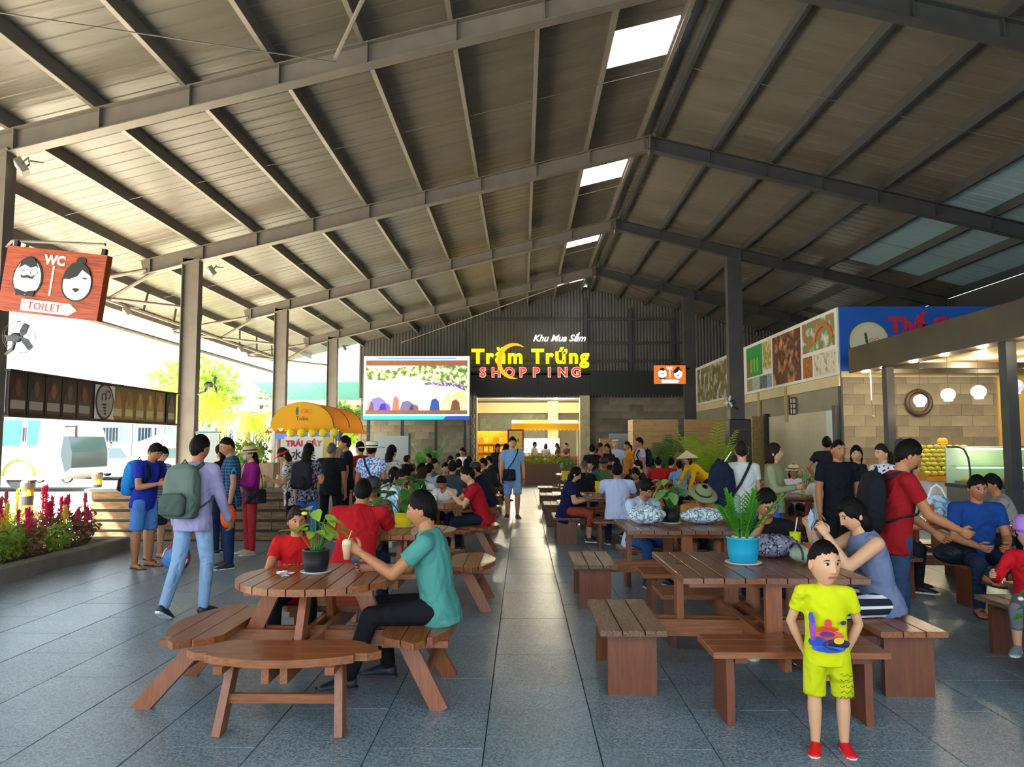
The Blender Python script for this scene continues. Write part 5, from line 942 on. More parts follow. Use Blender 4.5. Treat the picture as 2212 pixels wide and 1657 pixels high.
# lattice post, dark wall posts and white board below the screen
lp = thing('lattice_post', 'black lattice truss post at the edge of the screen', 'truss post', (-2.0, 31.2, 0))
for sx, sy in ((-.1, -.1), (.1, -.1), (-.1, .1), (.1, .1)): B((sx, sy, 1.85), (.03, .03, 3.7)).build('chord', M_black, lp)
for k in range(9):
    z = .1 + k * .4
    for s in (-1, 1): MB().tube([(-.1 * s, -.1, z), (.1 * s, -.1, z + .38)], .012, 5).build('lacing', M_black, lp)
    B((0, -.1, z), (.2, .02, .02)).build('rung', M_black, lp)
wq = thing('grey_board', 'plain grey board leaning below the left end of the screen', 'board', (-5.2, 30.6, 0)); B((0, 0, .95), (1.4, .05, 1.9)).build('panel', mat('grey_panel', '#7c8890', .6), wq); B((.72, 0, 1.0), (.08, .1, 2.0)).build('edge_post', M_black, wq)
# wooden partitions at the back right
pt = thing('wood_partition', 'light wood panelled partition box near the far right wall', 'partition', (0, 0, 0))
for k in range(6): B((4.6, 26.5, .2 + k * .405), (.75 * 2, .06, .395)).build('panel', M_plyw, pt); B((3.83, 27.1, .2 + k * .405), (.06, 1.2, .395)).build('panel', M_plyw, pt)
for k in range(6): B((6.3, 25.6, .2 + k * .4), (1.85, .06, .39)).build('panel', M_plyw, pt)
B((2.2, 32.6, 1.2) if False else (3.3, 31, .9), (.4, .4, 1.8)).build('side_box', M_plyw, pt); B((4.2, 31.5, 1.0), (1.3, .08, 2.0)).build('white_door', mat('grey_white', '#aab0b2', .6), pt)
bx = thing('column_casing', 'black casing around the foot of the dark column', 'casing', (6.3, 22.55, 0)); B((0, 0, 1.15), (.62, .5, 2.3), ch=.03).build('panel', M_black, bx); B((0, -.26, 2.0), (.5, .02, .04)).build('trim', M_dsteel, bx)
# shop interior
sk = thing('yellow_kiosk', 'yellow canopied kiosk inside the far shop', 'kiosk', (1.1, 37, 0)); Ye = mat('kiosk_yellow', '#e8b010', .6)
B((0, 0, 2.5), (3.2, 1.4, .3), rot=MX.Rotation(R(8), 3, 'X')).build('canopy', Ye, sk); B((0, -.3, .5), (3.0, .6, 1.0)).build('counter', mat('kiosk_wood', '#8a5a30', .6), sk)
for k in range(16): plate('scallop', oval(-1.5 + k * .2, 2.3, .1, .1, 8, math.pi, 2 * math.pi), Ye, sk, .72, .74)
for s in (-1.5, 1.5): B((s, -.5, 1.2), (.08, .08, 2.4)).build('post', M_white, sk)
B((-.2, .3, 1.5), (1.8, .05, .7)).build('lit_shelf', mat('shelf_glow', '#e8f0f4', .5, emit=.9), sk)
sy = thing('yellow_shelf_stand', 'low yellow display shelves full of packets inside the shop', 'display stand', (-1.35, 36.4, 0))
for k in range(4):
    B((0, -.1 + k * .15, .35 + k * .42), (1.9, .35, .06)).build('shelf', Ye, sy)
    for j in range(8): B((-.85 + j * .24, -.1 + k * .15, .5 + k * .42), (.2, .2, .24)).build('packet', mat('packet%d' % (j % 3), ('#e8c020', '#d89018', '#f0d850')[j % 3], .5), sy)
B((0, .6, 1.1), (1.9, .06, 2.2)).build('back_panel', Ye, sy)
mb = thing('menu_stand', 'red framed menu board inside the shop doorway', 'menu board', (-.3, 35.4, 0)); B((0, 0, 1.75), (.75, .06, 1.0)).build('frame', mat('menu_red', '#7a2418', .5), mb); B((0, -.035, 1.75), (.62, .02, .86)).build('poster', print_mat('menu_print', '#e0a020', '#b04818', '#f0d860', 5), mb); B((0, 0, .62), (.06, .06, 1.25)).build('leg', M_dsteel, mb); B((0, 0, .02), (.5, .4, .04)).build('foot', M_dsteel, mb)
hd = thing('flower_trough', 'planter trough of yellow green foliage in front of the shop', 'planter', (.75, 30.2, 0)); B((0, 0, .4), (2.6, .4, .8)).build('trough', mat('trough_wood', '#6a4a34', .7), hd)
for x, y, e in ((-1.5, 36, 230), (1, 36, 280), (2.8, 38, 220), (-.5, 40, 240), (1.8, 41, 220)):
    t = thing('ceiling_spot', 'white ceiling lamp inside the shop, %s' % {-1.5: 'over the yellow shelves', 1: 'over the kiosk', 2.8: 'right hand one', -.5: 'back left one', 1.8: 'back right one'}[x], 'lamp', (x, y, 4.0), group='shop ceiling lamps'); MB().lathe([(.12, 0), (.12, -.05), (.0, -.05)], n=16).build('lens', M_glow, t); lamp((0, 0, -.15), e, (1, .88, .62), .12).parent = t
# ================================================================== PLANTS
def leaf_mesh(l, w_, m, curl=.25, n=4):
    b = MB(); vs = []
    for i in range(n + 1):
        t = i / n; ww = w_ * math.sin(math.pi * min(1, t * .92 + .05)) ** .8 * (1.15 - .5 * t); z = -curl * l * t * t; vs += [(-ww / 2, l * t, z + ww * .12), (0, l * t, z), (ww / 2, l * t, z + ww * .12)]
    fs = []
    for i in range(n):
        for j in range(2): fs.append((3 * i + j, 3 * i + j + 1, 3 * i + 3 + j + 1, 3 * i + 3 + j))
    b.add(vs, fs); return b.mesh('leaf', m, True)
Gl = cloth_leaf('pothos_leaf', '#8fb83c', .35); Gd = cloth_leaf('dark_leaf', '#3f7a2c', .3); Gz = cloth_leaf('zz_leaf', '#4f9a2a', .3, .3); Gp = cloth_leaf('palm_leaf', '#9ab82c', .4); Gv = cloth_leaf('variegated_leaf', '#7da45c', .35)
M_soil2 = mat('potting_soil', '#2c2018', .95, bump=.5, bs=60); M_sau = mat('saucer_white', '#dcd9d0', .5)
def pot(name, label, loc, r, h, col, cat='potted plant', saucer=True, rough=.35):
    t = thing(name, label, cat, loc)
    MB().lathe([(r * .78, .012), (r * .86, .02), (r * .98, h * .5), (r, h * .93), (r * 1.03, h * .95), (r * 1.03, h), (r * .93, h), (r * .92, h * .85), (0, h * .85)], n=28).build('pot', mat('glaze' + col, col, rough), t, True)
    MB().lathe([(r * .9, h * .9), (0, h * .93)], n=16).build('soil', M_soil2, t)
    if saucer: MB().lathe([(0, 0), (r * .95, 0), (r * 1.15, .012), (r * 1.15, .016), (r * .9, .01), (0, .01)], n=24).build('saucer', M_sau, t)
    return t
def leafy(t, r, h, H, n, ll, lw, m, spread=1., seed=1):
    rng = random.Random(seed); mes = [leaf_mesh(ll * k, lw * k, m) for k in (.8, 1, 1.2)]
    for i in range(n):
        a = rng.uniform(0, 6.283); hh = h + (H - h) * (.35 + .65 * rng.random()); rr = spread * r * rng.uniform(.5, 2.0) * (1.15 - .6 * (hh - h) / (H - h)); p = V((math.cos(a) * rr, math.sin(a) * rr, hh))
        MB().tube([(math.cos(a) * r * .3, math.sin(a) * r * .3, h * .88), (p.x * .7, p.y * .7, hh * .8 + h * .2), p], [.004, .0035, .0025], 5).build('stalk', Gd, t)
        o = ob('leaf', mes[i % 3], t, p); o.rotation_euler = (rng.uniform(-.7, .35), rng.uniform(-.4, .4), a - math.pi / 2 + rng.uniform(-.6, .6))
p1 = pot('potted_pothos', 'light green leafy plant in black pot on the near round table', (-1.37, 5.16, .745), .088, .155, '#1c1f24'); leafy(p1, .088, .155, .42, 20, .115, .085, Gl, 1.0, 4)
p3 = pot('potted_plant', 'leafy green plant in black pot on the table with white bags', (1.55, 8.12, .77), .095, .17, '#17181c'); leafy(p3, .095, .17, .46, 24, .13, .1, Gv, 1.1, 7)
p4 = pot('potted_plant', 'small plant in lime green pot near the straw hat woman', (4.66, 12.75, .77), .1, .15, '#9cba28'); leafy(p4, .1, .15, .42, 18, .16, .06, Gv, 1.3, 9)
p5 = pot('potted_plant', 'pale plant in tall yellow pot beside the aisle', (1.02, 17.75, .77), .12, .2, '#e6c81c'); leafy(p5, .12, .2, .5, 16, .2, .1, Gv, 1.3, 12)
p6 = pot('potted_plant', 'spiky plant in yellow pot next to the pale blue shirt man', (1.3, 12.95, .77), .085, .2, '#e8c010'); leafy(p6, .085, .2, .5, 16, .16, .035, Gd, 1.1, 15)
p7 = pot('potted_plant', 'broad leaved plant in light blue pot at the back tables', (3.95, 18.3, .77), .08, .2, '#9cc4cc'); leafy(p7, .08, .2, .5, 14, .2, .12, Gv, 1.3, 18)
p8 = pot('potted_plant', 'large bright green leafy plant in yellow pot on the second round table', (-1.22, 7.95, .745), .09, .15, '#e6c81c'); leafy(p8, .09, .15, .5, 24, .17, .12, Gd, 1.3, 21)
p9 = pot('potted_plant', 'shrub with white blossoms at the bottom right edge', (3.38, 4.95, 0), .16, .3, '#5a4a3a', rough=.8); leafy(p9, .16, .3, .85, 34, .07, .04, Gd, 1.1, 25)
for k in range(8): a = k * .8; MB().ell((.22 * math.cos(a), .22 * math.sin(a), .45 + .05 * k), (.018, .018, .014), 8, 6).build('blossom', mat('blossom', '#ece6d8', .6), p9, True)
zz = pot('potted_zz_plant', 'feathery green plant in turquoise pot on the square table behind the boy', (1.53, 5.42, .77), .108, .185, '#1592b4', rough=.3)
for k in range(7): a = k * .9; MB().ell((.06 * math.cos(a), .06 * math.sin(a), .178), (.022, .02, .015), 8, 6).build('pebble', mat('pebble', '#a8a090', .7), zz, True)
lf = leaf_mesh(.075, .026, Gz, .1, 3)
for k in range(13):
    rg = random.Random(k + 50); a = k * 2.4; tilt = rg.uniform(.12, .6) if k > 0 else .7; ln = rg.uniform(.26, .36) if k else .42; d = V((math.cos(a) * math.sin(tilt), math.sin(a) * math.sin(tilt), math.cos(tilt))); base = V((.03 * math.cos(a), .03 * math.sin(a), .17))
    st_ = MB().tube([base, base + d * ln * .5, base + d * ln + V((d.x, d.y, -.2)) * .03], [.007, .005, .002], 5).build('stem', Gz, zz); sd = d.cross(V((0, 0, 1))).normalized() if abs(d.z) < .99 else V((1, 0, 0))
    for j in range(9):
        for s in (-1, 1):
            f = (d * .75 + sd * s * .7).normalized(); q = f.to_track_quat('Y', 'Z'); o = ob('leaflet', lf, st_, base + d * ln * (.2 + .085 * j)); o.rotation_euler = q.to_euler()
UP = [.75]; LW = [.028]
def frond(b, base, az, L_, droop, w_, nl=16, k=None):
    pts = []
    for i in range(9): t = i / 8; r_ = L_ * t * (1 - .18 * t) * (1.6 - UP[0]); pts.append(base + V((math.cos(az) * r_, math.sin(az) * r_, L_ * (UP[0] * t - droop * t * t))))
    b.tube(pts, [.012 * (1 - .9 * i / 8) + .002 for i in range(9)], 4); sd = V((-math.sin(az), math.cos(az), 0))
    for j in range(nl):
        t = .12 + .86 * j / nl; i = min(7, int(t * 8)); p = pts[i].lerp(pts[i + 1], t * 8 - i); d = (pts[i + 1] - pts[i]).normalized(); l = w_ * math.sin(math.pi * (.1 + .85 * t)) ** .6
        for s in (-1, 1):
            e = p + (d * .6 + sd * s * .8).normalized() * l + V((0, 0, -l * .35)); c = p.lerp(e, .5) + V((0, 0, l * .08)); u = d * LW[0]
            b.add([p - u, p + u, c + u * 1.3, c - u * 1.3, e], [(0, 1, 2, 3), (3, 2, 4)])
def palm(name, label, loc, n, L_, droop, w_, trunk=None, m=Gp, group=None, cat='palm'):
    t = thing(name, label, cat, loc, group=group); h = 0
    if trunk:
        h = trunk; MB().tube([(0, 0, 0), (.05, .03, h * .5), (.0, .0, h)], [.16, .12, .1], 10).build('trunk', mat('palm_bark', '#8a7658', .9, bump=.8, bs=14, stretch=(1, 1, 4)), t, True)
    else: MB().lathe([(.16, 0), (.2, .02), (.22, .36), (.2, .36), (0, .34)], n=18).build('pot', mat('clay_pot', '#6a5a48', .8), t, True); h = .34
    for i in range(n):
        b = MB(); frond(b, V((random.uniform(-.06, .06), random.uniform(-.06, .06), h)), i * 2.4 + random.uniform(-.4, .4), L_ * random.uniform(.55, 1.12), droop * random.uniform(.5, 1.9), w_ * random.uniform(.75, 1)); b.build('frond', m, t)
    return t
UP[0] = 1.1; LW[0] = .017
palm('areca_palm', 'bright yellow green areca palm against the wood partition', (4.95, 20.7, 0), 20, 2.35, .4, .42); palm('areca_palm', 'darker slim palm left of the bright areca palm', (4.5, 25.4, 0), 10, 1.9, .2, .4, m=Gd)
palm('areca_palm', 'dark palm in the left background below the screen', (-3.6, 29.5, 0), 12, 1.5, .3, .4, m=Gd)
UP[0] = .75; LW[0] = .028
Gs = cloth_leaf('sunlit_palm', '#a9c43c', .45)
palm('coconut_palm', 'sunlit palm tree just beyond the left column', (-10.3, 23.5, 0), 18, 2.1, .75, .65, 2.9, Gs, 'palms beyond the hall'); palm('coconut_palm', 'palm tree between the second and third left columns', (-10.6, 29.5, 0), 18, 2.2, .8, .65, 2.5, Gs, 'palms beyond the hall')
def cloud(c, r, n, s, m, b=None):
    b = b or MB(); c = V(c)
    for i in range(n):
        d = V((random.gauss(0, 1), random.gauss(0, 1), random.gauss(0, 1))).normalized(); p = c + V((d.x * r[0], d.y * r[1], d.z * r[2])) * random.uniform(.55, 1); u = V((random.gauss(0, 1), random.gauss(0, 1), random.gauss(0, 1))).normalized(); v = u.cross(d); v = v.normalized() if v.length > .01 else V((1, 0, 0)); q = s * random.uniform(.6, 1.3)
        b.add([p - u * q, p + v * q * .5, p + u * q, p - v * q * .5], [(0, 1, 2, 3)])
    return b
Gt = cloth_leaf('tree_leaf', '#93b23a', .4); Gt2 = cloth_leaf('tree_leaf_dark', '#5a7f34', .4)
for i, (x, y, h, r, m, l) in enumerate(((-16.3, 38, 4.2, 2.4, Gt, 'left of the teal roof shed'), (-9.2, 49.6, 3.8, 2.0, Gt, 'behind the yellow cart'), (-20, 66, 4.5, 3.5, Gt2, 'behind the long building'), (-30, 68, 4.5, 4, Gt2, 'at the far left horizon'), (-8.3, 34.6, 2.4, 1.4, Gt, 'beside the big screen'))):
    t = thing('tree', 'leafy sunlit tree ' + l, 'tree', (x, y, 0), group='trees beyond the hall'); MB().tube([(0, 0, 0), (.1, 0, h * .5), (0, 0, h)], [.2, .15, .08], 8).build('trunk', mat('bark', '#6a5844', .9, bump=.6, bs=10), t, True); tag(cloud((0, 0, h), (r, r, r * .75), 1500, .22, m).build('foliage', m, t), kind='stuff')
for i, (x, y, z, rx, rz, n, par, l) in enumerate(((-4.85, 13.6, 1.42, .42, .28, 350, 0, 'bushy green plant on the wooden rack'), (.75, 30.2, .95, 1.35, .22, 700, 0, 'low yellow green hedge in the shop trough'), (-5.35, 13.75, .75, .35, .5, 350, 0, 'tall green shrub beside the plant rack'))):
    t = thing('shrub', l, 'plant', (x, y, 0)); MB().tube([(0, 0, z - rz * 1.2), (0, 0, z)], .02, 6).build('stem', Gd, t); tag(cloud((0, 0, z), (rx, .25, rz), n, .06, Gt).build('foliage', Gt if i != 1 else cloth_leaf('hedge_leaf', '#8c9a20', .3), t), kind='stuff')
# flower bed: plumed cockscombs
Gf = cloth_leaf('celosia_leaf', '#86a438', .4); Gf2 = cloth_leaf('celosia_leaf_red', '#8a6a48', .4)
fol = []
for k, m in enumerate((Gf, Gf, Gf2)): random.seed(70 + k); fol.append(cloud((0, 0, .26), (.2, .2, .24), 230, .045, m).mesh('foliage', m))
def plume(col, key):
    b = MB(); rg = random.Random(3)
    for i in range(150):
        t = rg.random(); a = rg.uniform(0, 6.283); r_ = .045 * (1 - t) ** .7 + .006; p = V((r_ * math.cos(a), r_ * math.sin(a), .3 * t)); d = V((math.cos(a) * .6, math.sin(a) * .6, 1)).normalized() * .035; s = V((-math.sin(a), math.cos(a), 0)) * .009; b.add([p - s, p + s, p + d], [(0, 1, 2)])
    b.tube([(0, 0, -.2), (0, 0, .28)], [.006, .02], 6); return b.mesh('plume', cloth_leaf(key, col, .35))
plm = [plume('#d6285c', 'plume_pink'), plume('#e0c438', 'plume_yellow'), plume('#c8607a', 'plume_rose')]
random.seed(5); nf = 0
for j in range(13):
    for i in range(4):
        x = -6.2 - i * .38 + random.uniform(-.1, .1); y = 5.9 + j * .44 + random.uniform(-.12, .12); red = y > 9.6 and i < 3 and random.random() < .7; k = random.choice((0, 2, 0)) if red else (1 if random.random() < .85 else 2); hgt = random.uniform(.8, 1.15)
        t = thing('celosia_plant', ('magenta', 'yellow', 'rose')[k] + ' plumed flowering plant in the raised bed', 'flower', (x, y, .14), random.uniform(0, 6), 'plumed flowers in the raised bed'); t.scale = (1, 1, hgt); t['label'] = ('magenta', 'yellow', 'rose')[k] + ' plumed flower in the raised bed, row %s from the kerb' % ('first', 'second', 'third', 'fourth')[i]
        ob('foliage', fol[2 if red else random.randrange(2)], t)['kind'] = 'stuff'; nf += 1
        for q in range(random.choice((1, 2, 3))): ob('plume', plm[k], t, (random.uniform(-.1, .1), random.uniform(-.1, .1), random.uniform(.34, .46)))
# ================================================================== SMALL THINGS ON TABLES
def simple(name, label, cat, b, m, smooth=True, group=None): o = b.build(name, m, None, smooth); return tag(o, label, cat, group)
b = MB(); random.seed(3)
for i in range(26): p = V((-1.54 + random.uniform(-.045, .045), 5.02 + random.uniform(-.03, .03), .752 + random.uniform(0, .02))); u = V((random.uniform(-1, 1), random.uniform(-1, 1), random.uniform(-.3, .3))) * .035; v = V((random.uniform(-1, 1), random.uniform(-1, 1), random.uniform(-.2, .5))) * .03; b.add([p - u, p + v, p + u, p - v], [(0, 1, 2, 3)])
simple('crumpled_napkin', 'crumpled white paper napkin on the near round table', 'napkin', b, M_wht, False)
hnd = lambda P, i, f=.07, up=(0, 0, 0): world_of(P, P['wr'][i] + P['dirs'][i][1] * f * P['s'] + V(up))
q = hnd(teal, 1, .08, (0, 0, .03)); t = thing('smartphone', 'black smartphone held by the teal polo man', 'phone', q); t.rotation_euler = (0, R(-35), R(10)); B((0, 0, 0), (.075, .008, .15)).build('case', M_black, t); B((-.0, -.005, 0), (.068, .003, .14)).build('display', mat('phone_glass', '#1a2438', .1), t)
q = hnd(teal, 0, .08, (0, 0, .0)); t = thing('ice_cream_cup', 'rolled cone of ice cream in the hand of the teal polo man', 'ice cream', q + V((-.02, -.02, -.02))); MB().lathe([(.018, -.06), (.03, .03), (.032, .035)], n=16).build('cone_wrap', mat('cone_paper', '#c8a888', .7), t, True); MB().ell((0, 0, .042), (.03, .03, .026), 12, 8).build('scoop', mat('scoop', '#d8c4a0', .5), t, True); MB().tube([(0, 0, .04), (.03, .0, .12)], .003, 5).build('spoon', mat('spoon_yellow', '#d8c030', .4), t)
q = world_of(girl, girl['hm'] @ V((.02, -.075, .075))); t = thing('hair_clip', 'yellow bow hair clip of the girl in red', 'hair clip', q); MB().ell((-.025, 0, 0), (.025, .01, .014), 8, 6).build('loop', mat('clip_yellow', '#d8c838', .5), t, True); MB().ell((.025, 0, 0), (.025, .01, .014), 8, 6).build('loop', mat('clip_yellow', '#d8c838', .5), t, True)
def cup(label, x, y, z, col, straw=True, h=.13, r=.035, lid=True):
    t = thing('drink_cup', label, 'cup', (x, y, z)); MB().lathe([(r * .75, 0), (r, h), (r * .95, h), (0, h * .9)], n=16).build('cup', mat('cup' + col, col, .3), t, True)
    if lid: MB().lathe([(r * 1.05, h), (r * 1.05, h + .01), (r * .7, h + .03), (0, h + .03)], n=16).build('lid', mat('clear_lid', '#d8dcdc', .2), t, True)
    if straw: MB().tube([(0, 0, h), (.02, 0, h + .11)], .004, 5).build('straw', M_wht, t)
    return t
cup('iced tea cup with straw on the second round table', -1.4, 7.6, .745, '#b8906a'); cup('second milky cup with straw on the second round table', -1.52, 7.75, .745, '#c8b8a0'); cup('tall orange juice cup on the third round table', -1.42, 10.85, .745, '#e07a18', True, .2, .04); cup('clear cup with straw on the third round table', -1.22, 10.8, .745, '#c8ccc8')
cup('bright yellow tumbler with straw at the back edge of the square table', 2.07, 5.93, .77, '#dce010', True, .16, .042, False); cup('orange drink cup on the table by the red shirt man', 4.25, 8.15, .77, '#c8682c', False, .2, .045, False)
t = thing('glass_bottle', 'small green glass bottle on the second round table', 'bottle', (-1.28, 7.55, .745)); MB().lathe([(.028, 0), (.03, .02), (.03, .08), (.012, .12), (.012, .15)], n=14).build('bottle', mat('green_glass', '#5aa880', .15), t, True); MB().lathe([(.014, .15), (.014, .165), (0, .165)], n=12).build('cap', M_wht, t)
def soft_bag(name, label, cat, loc, d, m, rz=0, extra=None):
    t = thing(name, label, cat, loc, rz); b = MB(); rg = random.Random(int(loc[0] * 100)); b.ell((0, 0, d[2] / 2), (d[0] / 2, d[1] / 2, d[2] / 2), 18, 12); b.v = [(x * (1 + rg.uniform(-.06, .06)), y * (1 + rg.uniform(-.06, .06)), max(0, z * (1 + rg.uniform(-.08, .08)) * (1.1 if z > .02 else 1))) for x, y, z in b.v]; b.build('bag', m, t, True)
    for h in extra or []: h(t)
    return t
wp_ = cloth('white_print_bag', '#c9d2d8', 'print', '#5f7f8c', 26, c='#e4e8ea')
soft_bag('cloth_bag', 'white patterned bag left of the black pot', 'bag', (1.28, 8.0, .77), (.4, .24, .18), wp_); soft_bag('cloth_bag', 'white patterned bag right of the black pot', 'bag', (1.88, 8.08, .77), (.5, .26, .15), wp_, .1)
t = soft_bag('patterned_pouch', 'grey patterned bag lying behind the turquoise pot', 'bag', (1.83, 5.72, .77), (.4, .22, .15), cloth('grey_print', '#8a8698', 'print', '#3c3a48', 34, c='#b8b4c0')); 
t = soft_bag('rucksack', 'grey green rucksack with red stripe lying on the square table', 'backpack', (2.02, 5.4, .77), (.36, .24, .13), cloth('sage_bag', '#8e9a86')); MB().tube([(-.06 + .0, .125 * math.cos(a), .066 + .075 * math.sin(a)) for a in np.linspace(-.3, 3.4, 14)], 1, 6, True, el=[(.006, .022)] * 14, up=(1, 0, 0)).build('red_band', mat('red_web', '#b83038', .7), t, True)
for s in (-.13, .13): MB().tube([(s, .125 * math.cos(a), .066 + .075 * math.sin(a)) for a in np.linspace(-.3, 3.4, 14)], .008, 6).build('zip', M_black, t)
def hnds(t): 
    for s in (-1, 1): MB().tube([(s * .12, 0, .2), (s * .05, 0, .36), (-s * .01, 0, .4)], .012, 6).build('handle', mat('film_white', '#dfe6ea', .3), t)
soft_bag('plastic_bag', 'white and blue plastic carrier bag on the table behind the blue polo man', 'bag', (4.38, 8.25, .77), (.3, .26, .26), cloth('film_print', '#d4e0ea', 'print', '#6aa0cc', 10, c='#a8d0c8', rough=.35), 0, [hnds])
soft_bag('handbag', 'black handbag on the bench beside the red shirt man', 'bag', (4.2, 7.62, .43), (.4, .26, .2), cloth('black_leather', '#141821', rough=.5))
def h2(t):
    for s in (-1, 1): MB().tube([(s * .1, 0, .24), (s * .06, 0, .38), (-s * .06, 0, .38), (-s * .1, .05, .24)], .01, 5).build('handle', mat('red_film', '#c83040', .4), t)
soft_bag('shopping_bag', 'red and blue plastic shopping bag on the floor by the lavender man', 'bag', (-4.35, 9.75, 0), (.36, .26, .3), cloth('rb_film', '#4a8cc8', 'print', '#c03848', 6, c='#dce4ea', rough=.4), 0, [h2])
q = hnd(plaid, 0, .1, (0, 0, -.2)); t = soft_bag('carrier_bag', 'bright orange carrier bag hanging from the checked shirt man', 'bag', (q.x, q.y, q.z), (.2, .12, .28), cloth('orange_film', '#e2541c', rough=.5))
q = hnd(gw, 1, .1); t = soft_bag('drawstring_bag', 'navy drawstring bag over the arm of the grey white t shirt woman', 'bag', (2.44, 9.5, .82), (.34, .16, .52), cloth('navy_nylon', '#1a2238')); MB().tube([(0, 0, .5), (.12, -.02, .68)], .008, 5).build('cord', M_wht, t)
q = (hnd(wipe, 0, .12) + hnd(wipe, 1, .12)) / 2; t = thing('face_cloth', 'pale blue cloth held by the woman in tank top', 'cloth', q); b = MB(); n = 9
vs = []
for k in range(2):
    for i in range(n):
        z = .06 - .036 * i; ww = .035 + .03 * math.sin(i * .7); vs += [(-.012 + k * .014 + .012 * math.sin(i * 1.3), -ww, z), (.004 + k * .014 + .01 * math.cos(i * 1.1), ww, z)]
b.add(vs, [(2 * i, 2 * i + 1, 2 * i + 3, 2 * i + 2) for i in range(n - 1)] + [(2 * n + 2 * i + 2, 2 * n + 2 * i + 3, 2 * n + 2 * i + 1, 2 * n + 2 * i) for i in range(n - 1)]); b.build('fabric', cloth('pale_cloth', '#c2d6f0'), t, True)
# prints on shirts, mask, glasses, watch
for i, (x, z, w_, h, c) in enumerate(((0, .085, .1, .025, '#c8321e'), (.0, .05, .15, .05, '#d8502a'), (-.005, .06, .07, .025, '#4a2a70'), (.0, .115, .035, .04, '#c83a2c'), (-.075, .09, .03, .12, '#8a40a0'), (-.05, .015, .09, .05, '#2040a0'), (.04, .01, .13, .05, '#182040'), (.0, -.015, .16, .03, '#3458b0'), (.05, .03, .05, .03, '#d8b020'), (-.08, .14, .025, .05, '#3a48b8'), (.075, .12, .03, .02, '#1c2a60'))):
    b = MB(); T = boy['T']; s = boy['s']; pts = oval(0, 0, w_ / 2 * 1.05, h / 2 * 1.15, 12); P_ = lambda u_, v_, o_: T((u_, -(.128 * s * math.sqrt(max(.05, 1 - (u_ / (.19 * s)) ** 2)) + .004 + o_), v_))
    b.add([P_(x + a, z + .035 + c_, .001 + .001 * i) for a, c_ in pts], [tuple(range(12))]); b.build('shirt_print', mat('print' + c, c, .7), boy['root'])
m = purp['on_head'](MB().ell((0, -.075, -.05), (.05, .03, .04), 14, 10), 'face_mask', mat('mask_blue', '#7fc0d8', .7))
for P, nm_ in ((plaid, 'glasses'),):
    b = MB()
    for s in (-1, 1): b.tube([(s * .031 + .021 * math.cos(a), -.092, .004 + .016 * math.sin(a)) for a in np.linspace(0, 6.283, 13)], .0018, 5); b.tube([(s * .052, -.09, .006), (s * .077, 0, .004)], .0018, 5)
    P['on_head'](b, nm_, M_dark)
q = plaid['wr'][0]; MB().tube([q + V((.03 * math.cos(a), .03 * math.sin(a), 0)) for a in np.linspace(0, 6.283, 15)], .006, 6).build('wrist_watch', M_black, plaid['root'])
T = girl['T']; s = girl['s']; tx = text_mesh('POLICE', .055, .001, mat('print_gold', '#c89a30', .6)); o = ob('shirt_lettering', tx, girl['root']); c = T((0, -.135 * s, .2)); o.location = c; o.rotation_euler = (R(90 + 8), 0, 0)
# ================================================================== LIGHTS AND FANS ON COLUMNS
def flood(x, y, z, l, tilt=35, rz=-60):
    t = thing('flood_light', 'grey flood light ' + l, 'lamp', (x, y, z), R(rz), 'flood lights under the roof'); r = MX.Rotation(R(tilt), 3, 'X'); B((0, 0, 0), (.26, .09, .2), rot=r).build('housing', M_steel, t); B(r @ V((0, -.05, 0)), (.22, .012, .16), rot=r).build('lens', mat('lens_grey', '#b8bcb8', .2), t); MB().tube([(-.14, 0, 0), (-.14, .08, .1), (.14, .08, .1), (.14, 0, 0)], .012, 5).build('bracket', M_steel, t); MB().tube([(0, .08, .1), (0, .25, .1)], .015, 5).build('arm', M_steel, t)
flood(-6.8, 10.1, 5.35, 'on the nearest left column'); flood(-6.72, 16.3, 5.32, 'on the column beside the bottle banner'); flood(-9.0, 17.2, 4.6, 'hanging from the eave truss'); flood(-6.75, 28.8, 5.2, 'on the last left column'); flood(-9, 24.3, 4.6, 'further along the eave truss')
def fan(x, y, z, l, rz, head=0):
    t = thing('wall_fan', 'wall fan with round wire guard ' + l, 'fan', (x, y, z), R(rz), 'wall fans on columns'); MB().tube([(0, .32, -.2), (0, .15, -.14), (0, .1, -.02)], .025, 6).build('arm', M_dsteel, t); MB().lathe([(.0, 0), (.06, .01), (.07, .1), (.04, .16), (0, .16)], n=14).build('motor', M_dsteel, t, True).rotation_euler = (R(-90), 0, 0)
    for k in range(3): o = plate('blade', [(0, 0), (.06, .05), (.1, .17), (.02, .19), (-.03, .08)], mat('fan_blade', '#a8b0b4', .4), t, .05, .056); o.rotation_euler = (0, R(120 * k), 0)
    for r_, y_ in ((.21, -.05), (.21, -.0), (.15, -.1), (.08, -.12)): MB().tube([(r_ * math.cos(a), y_, r_ * math.sin(a)) for a in np.linspace(0, 6.283, 25)], .003, 4).build('guard_ring', M_steel, t)
    for k in range(10): a = k * .628; MB().tube([(.05 * math.cos(a), -.12, .05 * math.sin(a)), (.16 * math.cos(a), -.1, .16 * math.sin(a)), (.21 * math.cos(a), -.03, .21 * math.sin(a))], .002, 4).build('guard_wire', M_steel, t)
fan(-6.65, 10.0, 3.0, 'on the nearest left column', 60); fan(-6.62, 16.25, 2.85, 'on the column beside the bottle banner', 80); fan(6.05, 22.4, 2.8, 'on the dark column in front of the posters', -60)
